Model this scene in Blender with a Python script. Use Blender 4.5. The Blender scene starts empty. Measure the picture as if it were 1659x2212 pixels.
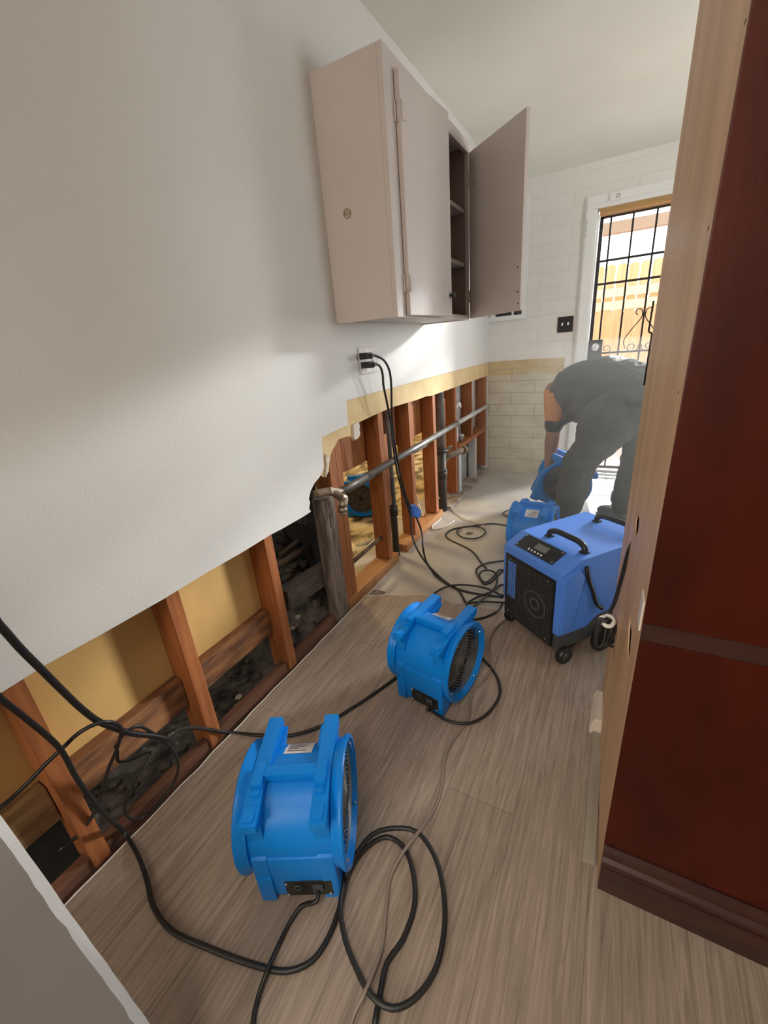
import bpy, bmesh, math, random
from mathutils import Vector, Matrix
import numpy as np
random.seed(7)
PI = math.pi
scn = bpy.context.scene
COL = scn.collection

# ------------------------------------------------------------------ camera
F = 902.318                                   # focal length in pixels of the 1659 x 2212 frame
RM = np.array([[0.88033193, 0.4674858, -0.08045323],
               [0.10572959, -0.358712, -0.92744108],
               [-0.46242507, 0.80794971, -0.36521271]])    # rows: image right, image down, view direction
CAM = np.array([1.0487, 0.0, 1.18])
D = 3.9565                                    # distance of the back wall
ZS = -0.02                                    # top of the bare concrete slab (laminate lies at 0)
ZC = 2.445                                    # ceiling height
cd = bpy.data.cameras.new('camera'); cam = bpy.data.objects.new('camera', cd); COL.objects.link(cam)
cd.sensor_fit = 'VERTICAL'; cd.sensor_height = 36.0; cd.lens = F / 2212 * 36; cd.clip_start = 0.02
m = Matrix.Identity(4)
for i in range(3):
    m[i][0] = RM[0][i]; m[i][1] = -RM[1][i]; m[i][2] = -RM[2][i]; m[i][3] = CAM[i]
cam.matrix_world = m
scn.camera = cam

# ------------------------------------------------------------------ light and exposure
vs = scn.view_settings
vs.view_transform = 'Standard'; vs.look = 'None'; vs.gamma = 1; vs.use_curve_mapping = False
vs.exposure = 0.0
w = bpy.data.worlds.new('sky'); scn.world = w; w.use_nodes = True
bg = w.node_tree.nodes['Background']; bg.inputs[0].default_value = (0.93, 0.97, 1.0, 1); bg.inputs[1].default_value = 2.6
_N = w.node_tree.nodes; _L = w.node_tree.links          # the sky is brightest on the sun's side (+Y)
_tc = _N.new('ShaderNodeTexCoord'); _sp = _N.new('ShaderNodeSeparateXYZ'); _mr = _N.new('ShaderNodeMapRange')
_mr.interpolation_type = 'SMOOTHSTEP'; _mr.inputs['From Min'].default_value = 0.0; _mr.inputs['From Max'].default_value = 0.85
_mr.inputs['To Min'].default_value = 1.9; _mr.inputs['To Max'].default_value = 7.0
_L.new(_tc.outputs['Generated'], _sp.inputs[0]); _L.new(_sp.outputs['Y'], _mr.inputs['Value']); _L.new(_mr.outputs[0], bg.inputs[1])

def area(name, loc, direction, sx, sy, power, color, portal=False, spread=180):
    l = bpy.data.lights.new(name, 'AREA'); l.shape = 'RECTANGLE'; l.size = sx; l.size_y = sy
    l.energy = power; l.color = color; l.spread = math.radians(spread)
    if portal: l.cycles.is_portal = True
    o = bpy.data.objects.new(name, l); COL.objects.link(o); o.location = loc
    o.rotation_euler = Vector(direction).to_track_quat('-Z', 'Y').to_euler()
    return o
area('door_sky_portal', (1.17, D + 0.12, 1.0), (0, -1, 0), 0.85, 2.0, 1, (1, 1, 1), portal=True)
area('kitchen_window_daylight', (2.2, D + 0.16, 1.52), (-0.25, -1, 0.10), 0.88, 0.90, 17, (0.97, 0.99, 1.0))
# glare of the low bright sky beside the sun, falling in through the kitchen window on the back wall
area('low_sky_glare', (10.3, 16.1, 5.4), (-0.54, -0.81, -0.26), 2.4, 1.5, 620, (1.0, 1.0, 0.97), spread=60)
area('side_window_daylight', (2.92, 2.30, 1.60), (-1, 0.45, 0.0), 1.2, 0.8, 19, (0.95, 0.98, 1.0), spread=140)
area('front_room_fill', (0.55, -2.5, 1.6), (0.0, 1, 0.02), 1.0, 1.6, 42, (1.0, 0.87, 0.74))  # added warm fill from behind the camera, no window modelled there
area('near_floor_fill', (1.0, -0.75, 2.40), (0, 0.25, -1), 0.6, 0.6, 8, (1.0, 0.90, 0.78), spread=105)  # added overhead fill to brighten the near floor, no lamp is seen
sun = bpy.data.lights.new('sun', 'SUN'); sun.energy = 15.0; sun.angle = math.radians(1.0); sun.color = (1.0, 0.97, 0.92)
so = bpy.data.objects.new('sun', sun); COL.objects.link(so)
so.rotation_euler = Vector((0.15, -1.0, -0.80)).to_track_quat('-Z', 'Y').to_euler()

# ------------------------------------------------------------------ rays of the surveyed points
def ray(u, v):
    return RM.T @ np.array([(u - 829.5) / F, (v - 1106) / F, 1.0])
def fl(u, v, z=0.0):
    d = ray(u, v); return Vector(CAM + d * (z - CAM[2]) / d[2])
def wx(u, v, x=0.0):
    d = ray(u, v); return Vector(CAM + d * (x - CAM[0]) / d[0])
def wy(u, v, y=D):
    d = ray(u, v); return Vector(CAM + d * (y - CAM[1]) / d[1])

# ------------------------------------------------------------------ materials
def mat(name, col, rough=0.6, metal=0.0, col2=None, nscale=6.0, stretch=(1, 1, 1), bump=0.0, bscale=40.0, spec=0.5, detail=4, coat=0.0, ramp=(0.35, 0.65), emit=None, trans=0.0):
    mt = bpy.data.materials.new(name); mt.use_nodes = True; nt = mt.node_tree; N = nt.nodes; L = nt.links
    b = N['Principled BSDF']
    b.inputs['Base Color'].default_value = (*col, 1); b.inputs['Roughness'].default_value = rough; b.inputs['Metallic'].default_value = metal
    b.inputs['Specular IOR Level'].default_value = spec
    b.inputs['Coat Weight'].default_value = coat
    if trans: b.inputs['Transmission Weight'].default_value = trans
    if emit: b.inputs['Emission Color'].default_value = (*emit[0], 1); b.inputs['Emission Strength'].default_value = emit[1]
    if col2 or bump:
        tc = N.new('ShaderNodeTexCoord'); mp = N.new('ShaderNodeMapping'); mp.inputs['Scale'].default_value = stretch
        L.new(tc.outputs['Object'], mp.inputs['Vector'])
    if col2:
        nz = N.new('ShaderNodeTexNoise'); nz.inputs['Scale'].default_value = nscale; nz.inputs['Detail'].default_value = detail
        L.new(mp.outputs[0], nz.inputs['Vector'])
        r = N.new('ShaderNodeValToRGB'); r.color_ramp.elements[0].position = ramp[0]; r.color_ramp.elements[1].position = ramp[1]
        r.color_ramp.elements[0].color = (*col, 1); r.color_ramp.elements[1].color = (*col2, 1)
        L.new(nz.outputs['Fac'], r.inputs[0]); L.new(r.outputs[0], b.inputs['Base Color'])
    if bump:
        nb = N.new('ShaderNodeTexNoise'); nb.inputs['Scale'].default_value = bscale; nb.inputs['Detail'].default_value = 3
        L.new(mp.outputs[0], nb.inputs['Vector'])
        bp = N.new('ShaderNodeBump'); bp.inputs['Strength'].default_value = bump; bp.inputs['Distance'].default_value = 0.004
        L.new(nb.outputs['Fac'], bp.inputs['Height']); L.new(bp.outputs[0], b.inputs['Normal'])
    return mt

def brick_mat(name, col, col2, mortar, axes, bw, bh, msize, rough, offset=0.5, squash=1.0, bump=0.3, grain=None, colvar=True, smooth=0.1):
    """bricks / planks laid out in world metres; axes picks which object axes run along and across the courses"""
    mt = bpy.data.materials.new(name); mt.use_nodes = True; nt = mt.node_tree; N = nt.nodes; L = nt.links
    b = N['Principled BSDF']; b.inputs['Roughness'].default_value = rough
    tc = N.new('ShaderNodeTexCoord'); sp = N.new('ShaderNodeSeparateXYZ'); L.new(tc.outputs['Object'], sp.inputs[0])
    cb = N.new('ShaderNodeCombineXYZ'); L.new(sp.outputs[axes[0]], cb.inputs[0]); L.new(sp.outputs[axes[1]], cb.inputs[1])
    br = N.new('ShaderNodeTexBrick'); br.offset = offset; br.squash = squash
    br.inputs['Scale'].default_value = 1; br.inputs['Brick Width'].default_value = bw; br.inputs['Row Height'].default_value = bh
    br.inputs['Mortar Size'].default_value = msize; br.inputs['Mortar Smooth'].default_value = smooth
    br.inputs['Color1'].default_value = (*col, 1); br.inputs['Color2'].default_value = (*col2, 1); br.inputs['Mortar'].default_value = (*mortar, 1)
    L.new(cb.outputs[0], br.inputs['Vector'])
    src = br.outputs['Color']
    if grain:
        mp = N.new('ShaderNodeMapping'); mp.inputs['Scale'].default_value = grain['stretch']; L.new(cb.outputs[0], mp.inputs['Vector'])
        nz = N.new('ShaderNodeTexNoise'); nz.inputs['Scale'].default_value = grain['scale']; nz.inputs['Detail'].default_value = 6; nz.inputs['Roughness'].default_value = 0.62
        nz.inputs['Distortion'].default_value = grain.get('dist', 0.4)
        L.new(mp.outputs[0], nz.inputs['Vector'])
        r = N.new('ShaderNodeValToRGB'); r.color_ramp.elements[0].position = 0.3; r.color_ramp.elements[1].position = 0.72
        r.color_ramp.elements[0].color = (*grain['dark'], 1); r.color_ramp.elements[1].color = (*grain['light'], 1); L.new(nz.outputs['Fac'], r.inputs[0])
        mx = N.new('ShaderNodeMix'); mx.data_type = 'RGBA'; mx.blend_type = 'MULTIPLY'; mx.inputs[0].default_value = 1.0
        L.new(src, mx.inputs[6]); L.new(r.outputs[0], mx.inputs[7]); src = mx.outputs[2]
    L.new(src, b.inputs['Base Color'])
    bp = N.new('ShaderNodeBump'); bp.inputs['Strength'].default_value = bump; bp.inputs['Distance'].default_value = 0.006
    iv = N.new('ShaderNodeMath'); iv.operation = 'SUBTRACT'; iv.inputs[0].default_value = 1.0; L.new(br.outputs['Fac'], iv.inputs[1])
    n2 = N.new('ShaderNodeTexNoise'); n2.inputs['Scale'].default_value = 14; L.new(cb.outputs[0], n2.inputs['Vector'])
    ad = N.new('ShaderNodeMath'); ad.operation = 'MULTIPLY_ADD'; ad.inputs[1].default_value = 0.5; L.new(n2.outputs['Fac'], ad.inputs[0]); L.new(iv.outputs[0], ad.inputs[2])
    L.new(ad.outputs[0], bp.inputs['Height']); L.new(bp.outputs[0], b.inputs['Normal'])
    return mt

M = {}
M['wall'] = mat('white_wall_paint', (0.725, 0.725, 0.70), 0.55, col2=(0.67, 0.67, 0.645), nscale=1.6, bump=0.22, bscale=130, ramp=(0.3, 0.75))
M['ceil'] = mat('ceiling_paint', (0.76, 0.77, 0.70), 0.8, col2=(0.72, 0.73, 0.66), nscale=2)
M['block'] = brick_mat('white_painted_block', (0.78, 0.77, 0.73), (0.76, 0.75, 0.71), (0.76, 0.75, 0.71), (0, 2), 0.41, 0.1015, 0.006, 0.6, bump=0.38, smooth=0.7)
M['rawblock'] = brick_mat('tan_unpainted_block', (0.66, 0.61, 0.48), (0.69, 0.64, 0.51), (0.55, 0.49, 0.37), (0, 2), 0.41, 0.1015, 0.005, 0.8, bump=0.5, smooth=0.6,
                          grain=dict(stretch=(2, 3, 1), scale=2.5, dark=(0.72, 0.70, 0.66), light=(1, 1, 1)))
M['tan'] = mat('tan_plaster_board', (0.74, 0.57, 0.31), 0.8, col2=(0.64, 0.47, 0.24), nscale=7, bump=0.2)
M['board'] = mat('yellow_board_back', (0.66, 0.42, 0.15), 0.7, col2=(0.56, 0.34, 0.115), nscale=3, stretch=(1, 2, 1))
M['mottled'] = mat('grey_mottled_board', (0.55, 0.55, 0.53), 0.8, col2=(0.34, 0.34, 0.33), nscale=9)
M['concrete'] = mat('bare_concrete', (0.55, 0.515, 0.465), 0.5, col2=(0.41, 0.37, 0.32), nscale=3.2, bump=0.2, bscale=30, detail=8, ramp=(0.3, 0.7))
M['laminate'] = brick_mat('grey_oak_laminate', (0.44, 0.35, 0.285), (0.40, 0.315, 0.255), (0.27, 0.21, 0.17), (1, 0), 1.22, 0.185, 0.0011, 0.42, offset=0.37, bump=0.12, smooth=0.0,
                          grain=dict(stretch=(0.7, 14, 1), scale=5.0, dark=(0.50, 0.48, 0.46), light=(1.08, 1.08, 1.08), dist=1.6))
M['lamedge'] = mat('broken_white_edge', (0.75, 0.72, 0.68), 0.8)
M['stud'] = mat('orange_brown_pine', (0.41, 0.145, 0.042), 0.6, col2=(0.27, 0.085, 0.025), nscale=3.0, stretch=(14, 14, 1.2), bump=0.1)
M['studh'] = mat('rusty_brown_pine', (0.36, 0.16, 0.06), 0.7, col2=(0.13, 0.055, 0.025), nscale=4.5, stretch=(8, 1.6, 8), bump=0.25, ramp=(0.35, 0.62))
M['plate'] = mat('red_brown_sill', (0.20, 0.085, 0.045), 0.7, col2=(0.11, 0.05, 0.03), nscale=4, stretch=(8, 1, 8), bump=0.2)
M['plateo'] = mat('orange_sill', (0.46, 0.22, 0.085), 0.6, col2=(0.33, 0.14, 0.05), nscale=4, stretch=(8, 1, 8))
M['platew'] = mat('dusty_white_sill', (0.50, 0.44, 0.39), 0.8, col2=(0.22, 0.15, 0.11), nscale=9)
M['paleblock'] = mat('pale_pine', (0.42, 0.27, 0.12), 0.7, col2=(0.20, 0.11, 0.05), nscale=4, stretch=(8, 1.5, 8))
M['dirtywood'] = mat('dirty_grey_wood', (0.27, 0.21, 0.17), 0.8, col2=(0.10, 0.075, 0.06), nscale=7, stretch=(6, 6, 1), bump=0.35)
M['oldbeam'] = mat('dark_dirty_beam', (0.13, 0.10, 0.08), 0.9, col2=(0.055, 0.043, 0.035), nscale=9, stretch=(2, 1, 2), bump=0.6)
M['rubble'] = mat('dark_rubble', (0.17, 0.14, 0.11), 0.9, col2=(0.05, 0.04, 0.033), nscale=12, bump=0.6)
M['void'] = mat('cavity_shade', (0.05, 0.042, 0.035), 0.95, col2=(0.028, 0.023, 0.02), nscale=6)  # shade inside holes and hollows put into a dark colour
M['debris'] = mat('pale_debris', (0.40, 0.33, 0.24), 0.9)
M['pipe'] = mat('grey_galvanised_pipe', (0.27, 0.26, 0.25), 0.45, 0.5, col2=(0.17, 0.165, 0.16), nscale=14)
M['pipel'] = mat('light_grey_pipe', (0.62, 0.61, 0.60), 0.5, 0.1)
M['cast'] = mat('black_cast_iron', (0.035, 0.036, 0.032), 0.55, 0.2, col2=(0.055, 0.05, 0.045), nscale=10, bump=0.2)
M['rust'] = mat('rusty_pipe', (0.20, 0.135, 0.085), 0.8, 0.1, col2=(0.11, 0.075, 0.05), nscale=16, bump=0.3)
M['brass'] = mat('tarnished_brass', (0.36, 0.30, 0.22), 0.45, 0.7)
M['pvc'] = mat('white_plastic', (0.80, 0.80, 0.78), 0.4)
M['cab'] = mat('mauve_beige_cabinet_paint', (0.555, 0.49, 0.455), 0.5, col2=(0.52, 0.46, 0.43), nscale=2.5, bump=0.06, bscale=90)
M['filler'] = mat('filler_patch', (0.52, 0.44, 0.36), 0.8, col2=(0.25, 0.17, 0.10), nscale=55)
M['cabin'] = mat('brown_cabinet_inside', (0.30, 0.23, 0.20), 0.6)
M['cabshelf'] = mat('pale_shelf_edge', (0.60, 0.54, 0.51), 0.5)
M['black'] = mat('black_plastic', (0.012, 0.012, 0.012), 0.35)
M['rubber'] = mat('black_rubber_cord', (0.016, 0.016, 0.017), 0.42)
M['taupe'] = mat('taupe_hose', (0.27, 0.22, 0.185), 0.5)
M['tube'] = mat('clear_white_tube', (0.62, 0.56, 0.49), 0.35)
M['blue'] = mat('air_mover_blue', (0.002, 0.225, 0.75), 0.34, col2=(0.002, 0.21, 0.71), nscale=3, spec=0.28)
M['dehub'] = mat('dehumidifier_blue', (0.085, 0.25, 0.82), 0.45, col2=(0.095, 0.265, 0.78), nscale=5, spec=0.35)
M['char'] = mat('charcoal_plastic', (0.055, 0.06, 0.065), 0.55)
M['wire'] = mat('dark_wire', (0.20, 0.20, 0.20), 0.4, 0.3)
M['steel'] = mat('bright_steel', (0.75, 0.75, 0.75), 0.25, 1.0)
M['alu'] = mat('aluminium', (0.72, 0.73, 0.75), 0.35, 0.7)
M['lcd'] = mat('grey_lcd', (0.16, 0.18, 0.16), 0.2)
M['label'] = mat('white_label', (0.66, 0.58, 0.56), 0.5, col2=(0.45, 0.38, 0.38), nscale=60, stretch=(1, 1, 3))
M['labelp'] = mat('plain_white_label', (0.70, 0.64, 0.62), 0.5)
M['ink'] = mat('grey_print', (0.14, 0.11, 0.12), 0.6)
M['yellowlabel'] = mat('grey_yellow_label', (0.36, 0.33, 0.16), 0.5)
M['tape'] = mat('blue_masking_tape', (0.05, 0.20, 0.72), 0.6)
M['mahog'] = mat('dark_mahogany', (0.068, 0.0085, 0.0030), 0.38, col2=(0.032, 0.0045, 0.0020), nscale=2.2, stretch=(3, 3, 1), spec=0.16, bump=0.05)
M['mahogt'] = mat('worn_mahogany_trim', (0.045, 0.011, 0.007), 0.35, col2=(0.022, 0.006, 0.004), nscale=6, stretch=(1, 1, 5), coat=0.2)
M['raw'] = mat('raw_wood_side', (0.70, 0.46, 0.27), 0.45, col2=(0.50, 0.30, 0.16), nscale=2.2, stretch=(5, 5, 0.55), bump=0.15, bscale=12, detail=6)
M['stripm'] = mat('grey_strip', (0.34, 0.30, 0.24), 0.5, col2=(0.27, 0.235, 0.19), nscale=5, stretch=(8, 1, 1))
M['torn'] = mat('torn_white_paper', (0.66, 0.58, 0.50), 0.9, bump=0.5, bscale=60)
M['trim'] = mat('white_gloss_trim', (0.80, 0.81, 0.80), 0.4)
M['greydry'] = mat('grey_drywall_face', (0.25, 0.235, 0.235), 0.75, col2=(0.225, 0.21, 0.21), nscale=5)
M['gyp'] = mat('white_gypsum_edge', (0.95, 0.95, 0.92), 0.9, bump=0.5, bscale=80)
M['iron'] = mat('black_iron', (0.02, 0.018, 0.018), 0.5, 0.3)
M['header'] = mat('orange_wood_header', (0.45, 0.27, 0.10), 0.6)
M['fence'] = mat('orange_cedar', (0.70, 0.44, 0.27), 0.8, col2=(0.60, 0.36, 0.21), nscale=3, stretch=(7, 7, 0.6))
M['fencen'] = mat('redder_cedar', (0.56, 0.33, 0.19), 0.8, col2=(0.47, 0.26, 0.14), nscale=3, stretch=(7, 7, 0.6))
M['fencep'] = mat('sunlit_cedar_rail', (0.78, 0.62, 0.46), 0.8)  # sunlight on the rail put into its pale colour
M['stucco'] = mat('white_stucco', (0.85, 0.85, 0.85), 0.9)
M['beam'] = mat('brown_beam', (0.30, 0.22, 0.16), 0.8)
M['patio'] = mat('pink_patio', (0.52, 0.36, 0.32), 0.9, col2=(0.46, 0.31, 0.27), nscale=4)
M['yellowwall'] = mat('yellow_room_paint', (0.72, 0.52, 0.20), 0.7)
M['swirl'] = mat('adhesive_stained_slab', (0.62, 0.50, 0.27), 0.45, col2=(0.10, 0.075, 0.04), nscale=7, stretch=(1.6, 1, 1), detail=8, ramp=(0.42, 0.62))
M['skin'] = mat('tanned_skin', (0.34, 0.175, 0.115), 0.5, col2=(0.29, 0.145, 0.095), nscale=12)
M['shirt'] = mat('dark_grey_shirt', (0.075, 0.08, 0.085), 0.62, col2=(0.055, 0.06, 0.064), nscale=8, bump=0.3, bscale=14)
M['sleeve'] = mat('orange_sleeve', (0.62, 0.27, 0.10), 0.7, bump=0.25, bscale=20)
M['cuff'] = mat('dark_cuff', (0.035, 0.033, 0.033), 0.8)
M['pants'] = mat('dark_olive_trousers', (0.085, 0.09, 0.08), 0.85, col2=(0.065, 0.07, 0.062), nscale=7, bump=0.35, bscale=12)
M['shoe'] = mat('grey_work_shoe', (0.16, 0.15, 0.13), 0.8)
M['sole'] = mat('pale_shoe_sole', (0.40, 0.37, 0.31), 0.8)
M['hair'] = mat('dark_hair', (0.03, 0.022, 0.018), 0.6)
M['plasticw'] = mat('almond_plate', (0.66, 0.62, 0.58), 0.4)
M['dark'] = mat('window_dark', (0.015, 0.016, 0.018), 0.15)

# ------------------------------------------------------------------ mesh helpers
def box(bm, lo, hi, mx=None, bev=0.0):
    c = [(lo[i] + hi[i]) / 2 for i in range(3)]; s = [hi[i] - lo[i] for i in range(3)]
    mm = Matrix.Translation(c) @ Matrix.Diagonal((*s, 1))
    r = bmesh.ops.create_cube(bm, size=1.0, matrix=mm)
    vs_ = r['verts']
    if bev:
        es = list({e for v in vs_ for e in v.link_edges})
        rb = bmesh.ops.bevel(bm, geom=es, offset=bev, segments=2, profile=0.7, affect='EDGES')
        vs_ = list({v for f in rb['faces'] for v in f.verts} | {v for v in vs_ if v.is_valid})
    if mx: bmesh.ops.transform(bm, matrix=mx, verts=vs_)
    return vs_

def prism(bm, poly, a0, a1, axis, bev=0.0):
    """extrude a 2-D polygon; axis 0: poly is (y,z), 1: (x,z), 2: (x,y)"""
    def p3(p, a):
        return {0: (a, p[0], p[1]), 1: (p[0], a, p[1]), 2: (p[0], p[1], a)}[axis]
    A = [bm.verts.new(p3(p, a0)) for p in poly]; B = [bm.verts.new(p3(p, a1)) for p in poly]
    n = len(poly); fs = [bm.faces.new(A), bm.faces.new(B[::-1])]
    for i in range(n):
        fs.append(bm.faces.new((A[i], B[i], B[(i + 1) % n], A[(i + 1) % n])))
    bmesh.ops.recalc_face_normals(bm, faces=fs)
    if bev:
        es = list({e for f in fs for e in f.edges})
        bmesh.ops.bevel(bm, geom=es, offset=bev, segments=2, profile=0.7, affect='EDGES')

def tube(bm, pts, r, n=8, smooth=True, step=0.015, caps=True, closed=False):
    P = [Vector(p) for p in pts]
    if smooth and len(P) > 2:
        Q = []
        m_ = len(P)
        rng = range(m_ if closed else m_ - 1)
        for i in rng:
            if closed: p0, p1, p2, p3 = P[(i - 1) % m_], P[i], P[(i + 1) % m_], P[(i + 2) % m_]
            else: p0 = P[i - 1] if i else P[0] * 2 - P[1]; p1 = P[i]; p2 = P[i + 1]; p3 = P[i + 2] if i + 2 < m_ else P[-1] * 2 - P[-2]
            k = max(3, min(14, int((p2 - p1).length / step)))
            d01 = max((p1 - p0).length, 1e-5) ** .5; d12 = max((p2 - p1).length, 1e-5) ** .5; d23 = max((p3 - p2).length, 1e-5) ** .5
            m1 = (p1 - p0) / d01 - (p2 - p0) / (d01 + d12) + (p2 - p1) / d12
            m2 = (p2 - p1) / d12 - (p3 - p1) / (d12 + d23) + (p3 - p2) / d23
            m1 = m1 * d12; m2 = m2 * d12
            for j in range(k):
                t = j / k; t2 = t * t; t3 = t2 * t
                Q.append(p1 * (2 * t3 - 3 * t2 + 1) + m1 * (t3 - 2 * t2 + t) + p2 * (3 * t2 - 2 * t3) + m2 * (t3 - t2))
        if not closed: Q.append(P[-1])
        P = Q
    R = r if hasattr(r, '__len__') else None
    T = (P[1] - P[0]).normalized(); U = T.orthogonal().normalized(); rings = []
    for i, p in enumerate(P):
        if closed: T2 = (P[(i + 1) % len(P)] - P[i - 1]).normalized()
        else: T2 = (P[min(i + 1, len(P) - 1)] - P[max(i - 1, 0)]).normalized()
        U = (U - T2 * U.dot(T2)).normalized(); V = T2.cross(U)
        rr = (R[0] + (R[1] - R[0]) * i / (len(P) - 1)) if R else r
        rings.append([bm.verts.new(p + (U * math.cos(2 * PI * k / n) + V * math.sin(2 * PI * k / n)) * rr) for k in range(n)])
    for i in range(len(rings) - (0 if closed else 1)):
        a, b = rings[i], rings[(i + 1) % len(rings)]
        for k in range(n):
            f = bm.faces.new((a[k], a[(k + 1) % n], b[(k + 1) % n], b[k])); f.smooth = True
    if caps and not closed:
        bm.faces.new(rings[0][::-1]); bm.faces.new(rings[-1])

def cyl(bm, p0, p1, r0, r1=None, n=20):
    tube(bm, [p0, p1], (r0, r0 if r1 is None else r1), n=n, smooth=False)

def lathe(bm, prof, axis=0, n=48, closed=True, center=(0, 0, 0)):
    """prof: list of (axial, radius); axis 0 = around X, 2 = around Z"""
    rings = []
    for a, r in prof:
        ring = []
        for k in range(n):
            t = 2 * PI * k / n; c, s = math.cos(t) * r, math.sin(t) * r
            p = {0: (a, c, s), 1: (c, a, s), 2: (c, s, a)}[axis]
            ring.append(bm.verts.new([p[i] + center[i] for i in range(3)]))
        rings.append(ring)
    m_ = len(rings)
    fs = []
    for i in range(m_ if closed else m_ - 1):
        a, b = rings[i], rings[(i + 1) % m_]
        for k in range(n):
            f = bm.faces.new((a[k], a[(k + 1) % n], b[(k + 1) % n], b[k])); f.smooth = True; fs.append(f)
    if not closed:
        fs.append(bm.faces.new(rings[0])); fs.append(bm.faces.new(rings[-1]))
    bmesh.ops.recalc_face_normals(bm, faces=fs)

def NB(): return bmesh.new()

def obj(name, bm, material, parent=None, smooth_angle=None, center=False):
    me = bpy.data.meshes.new(name)
    o = bpy.data.objects.new(name, me); COL.objects.link(o)
    if center:
        xs = [v.co for v in bm.verts]
        c = Vector(((min(v.x for v in xs) + max(v.x for v in xs)) / 2, (min(v.y for v in xs) + max(v.y for v in xs)) / 2, min(v.z for v in xs)))
        bmesh.ops.translate(bm, vec=-c, verts=bm.verts); o.location = c
    bm.to_mesh(me); bm.free()
    if smooth_angle is not None:
        for p in me.polygons: p.use_smooth = True
        me.set_sharp_from_angle(angle=math.radians(smooth_angle))
    me.materials.append(material)
    if parent: o.parent = parent
    return o

def tag(o, label, cat, group=None, kind=None):
    o['label'] = label; o['category'] = cat
    if group: o['group'] = group
    if kind: o['kind'] = kind
    return o
def thing(name, label, cat, loc=(0, 0, 0), rotz=0, group=None):
    o = bpy.data.objects.new(name, None); COL.objects.link(o); o.empty_display_size = 0.05
    o.location = loc; o.rotation_euler = (0, 0, rotz)
    return tag(o, label, cat, group)
def single(name, bm, material, label, cat, group=None, sa=None):
    return tag(obj(name, bm, material, center=True, smooth_angle=sa), label, cat, group)
def struct(name, bm, material, parent=None, label=None):
    o = obj(name, bm, material, parent)
    if not parent: o['kind'] = 'structure'
    if label: o['label'] = label
    return o
def dup(root, loc, rot, label, scale=1.0):
    r = root.copy(); COL.objects.link(r); r.location = loc; r.rotation_euler = rot; r.scale = (scale,) * 3; r['label'] = label
    for ch in list(root.children):
        c = ch.copy(); COL.objects.link(c); c.parent = r
        for g in ch.children:
            d_ = g.copy(); COL.objects.link(d_); d_.parent = c
    return r

# ================================================================== THE SETTING
# slab, laminate
bm = NB(); prism(bm, [(0.002, -2.62), (3.0, -2.62), (3.0, D + 0.1), (-0.30, D + 0.1), (-0.30, 1.46), (0.002, 1.46)], -0.12, ZS, 2); struct('floor', bm, M['concrete'], label='bare concrete floor')
edge = [(0.012, -2.6)]
yy = -2.5
while yy < 1.5:
    edge.append((0.011 + random.uniform(-0.003, 0.004), yy)); yy += 0.06
edge += [(0.012, 1.545), (0.06, 1.56), (0.13, 1.60), (0.20, 1.615), (0.28, 1.65), (0.37, 1.665), (0.45, 1.64), (0.56, 1.65), (0.72, 1.66), (0.9, 1.64), (1.2, 1.66), (2.9, 1.66), (2.9, -2.6)]
bm = NB(); prism(bm, edge, ZS, 0.0, 2)
lam = struct('floor_laminate', bm, M['laminate'], label='grey oak laminate planks'); lam['kind'] = 'structure'
bm = NB(); tube(bm, [(x - 0.001, y, -0.0015) for x, y in edge[1:-9]], 0.003, n=5, smooth=False); obj('broken_edge', bm, M['lamedge'], lam)

# left wall: drywall with its ragged cut lower edge
WP = [(-2.62, ZS), (-0.6, ZS), (-0.6, 0.588), (0.0, 0.587), (0.19, 0.586), (0.276, 0.590), (0.40, 0.585), (0.566, 0.582), (0.72, 0.585), (0.86, 0.583), (0.998, 0.586), (1.06, 0.583),
      (1.20, 0.582), (1.236, 0.584), (1.228, 0.600), (1.24, 0.622), (1.236, 0.640), (1.255, 0.668), (1.285, 0.690), (1.325, 0.705), (1.362, 0.734), (1.366, 0.79), (1.374, 0.859), (1.48, 0.866), (1.578, 0.871), (1.581, 0.92), (1.585, 0.977),
      (2.2, 0.981), (3.0, 0.984), (D, 0.983), (D, ZC), (-2.62, ZC)]
bm = NB(); prism(bm, WP, -0.008, 0.0, 0)
wl = struct('wall_left', bm, M['wall'])
TP = [(1.30, 1.05), (1.30, 0.70), (1.345, 0.705), (1.362, 0.69), (1.385, 0.715), (1.40, 0.70), (1.414, 0.742), (1.425, 0.765), (1.445, 0.785), (1.47, 0.80), (1.50, 0.822), (1.555, 0.822), (1.60, 0.815), (1.62, 0.79), (1.66, 0.79), (1.668, 0.815), (1.668, 0.862),
      (1.85, 0.872), (2.032, 0.879), (2.2, 0.876), (2.35, 0.872), (2.5, 0.874), (2.6, 0.866), (3.2, 0.867), (3.914, 0.868), (D, 0.868), (D, 1.05)]
bm = NB(); prism(bm, TP, -0.0145, -0.0085, 0); struct('exposed_backing', bm, M['tan'], wl, 'tan plaster strip along the cut')
bm = NB(); prism(bm, [(1.622, 0.866), (1.668, 0.870), (1.674, 0.846), (1.667, 0.83), (1.672, 0.812), (1.655, 0.797), (1.640, 0.801), (1.628, 0.793), (1.614, 0.803), (1.618, 0.83)], -0.0085, 0.001, 0)
struct('torn_paper', bm, M['torn'], wl, 'torn flap of white paper')
bm = NB(); prism(bm, [(1.366, 0.69), (1.380, 0.706), (1.392, 0.73), (1.399, 0.745), (1.412, 0.76), (1.404, 0.775), (1.395, 0.768), (1.392, 0.785), (1.385, 0.765), (1.386, 0.74), (1.374, 0.72)], -0.0085, 0.001, 0)
struct('torn_paper', bm, M['torn'], wl, 'torn flap of white paper')

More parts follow.
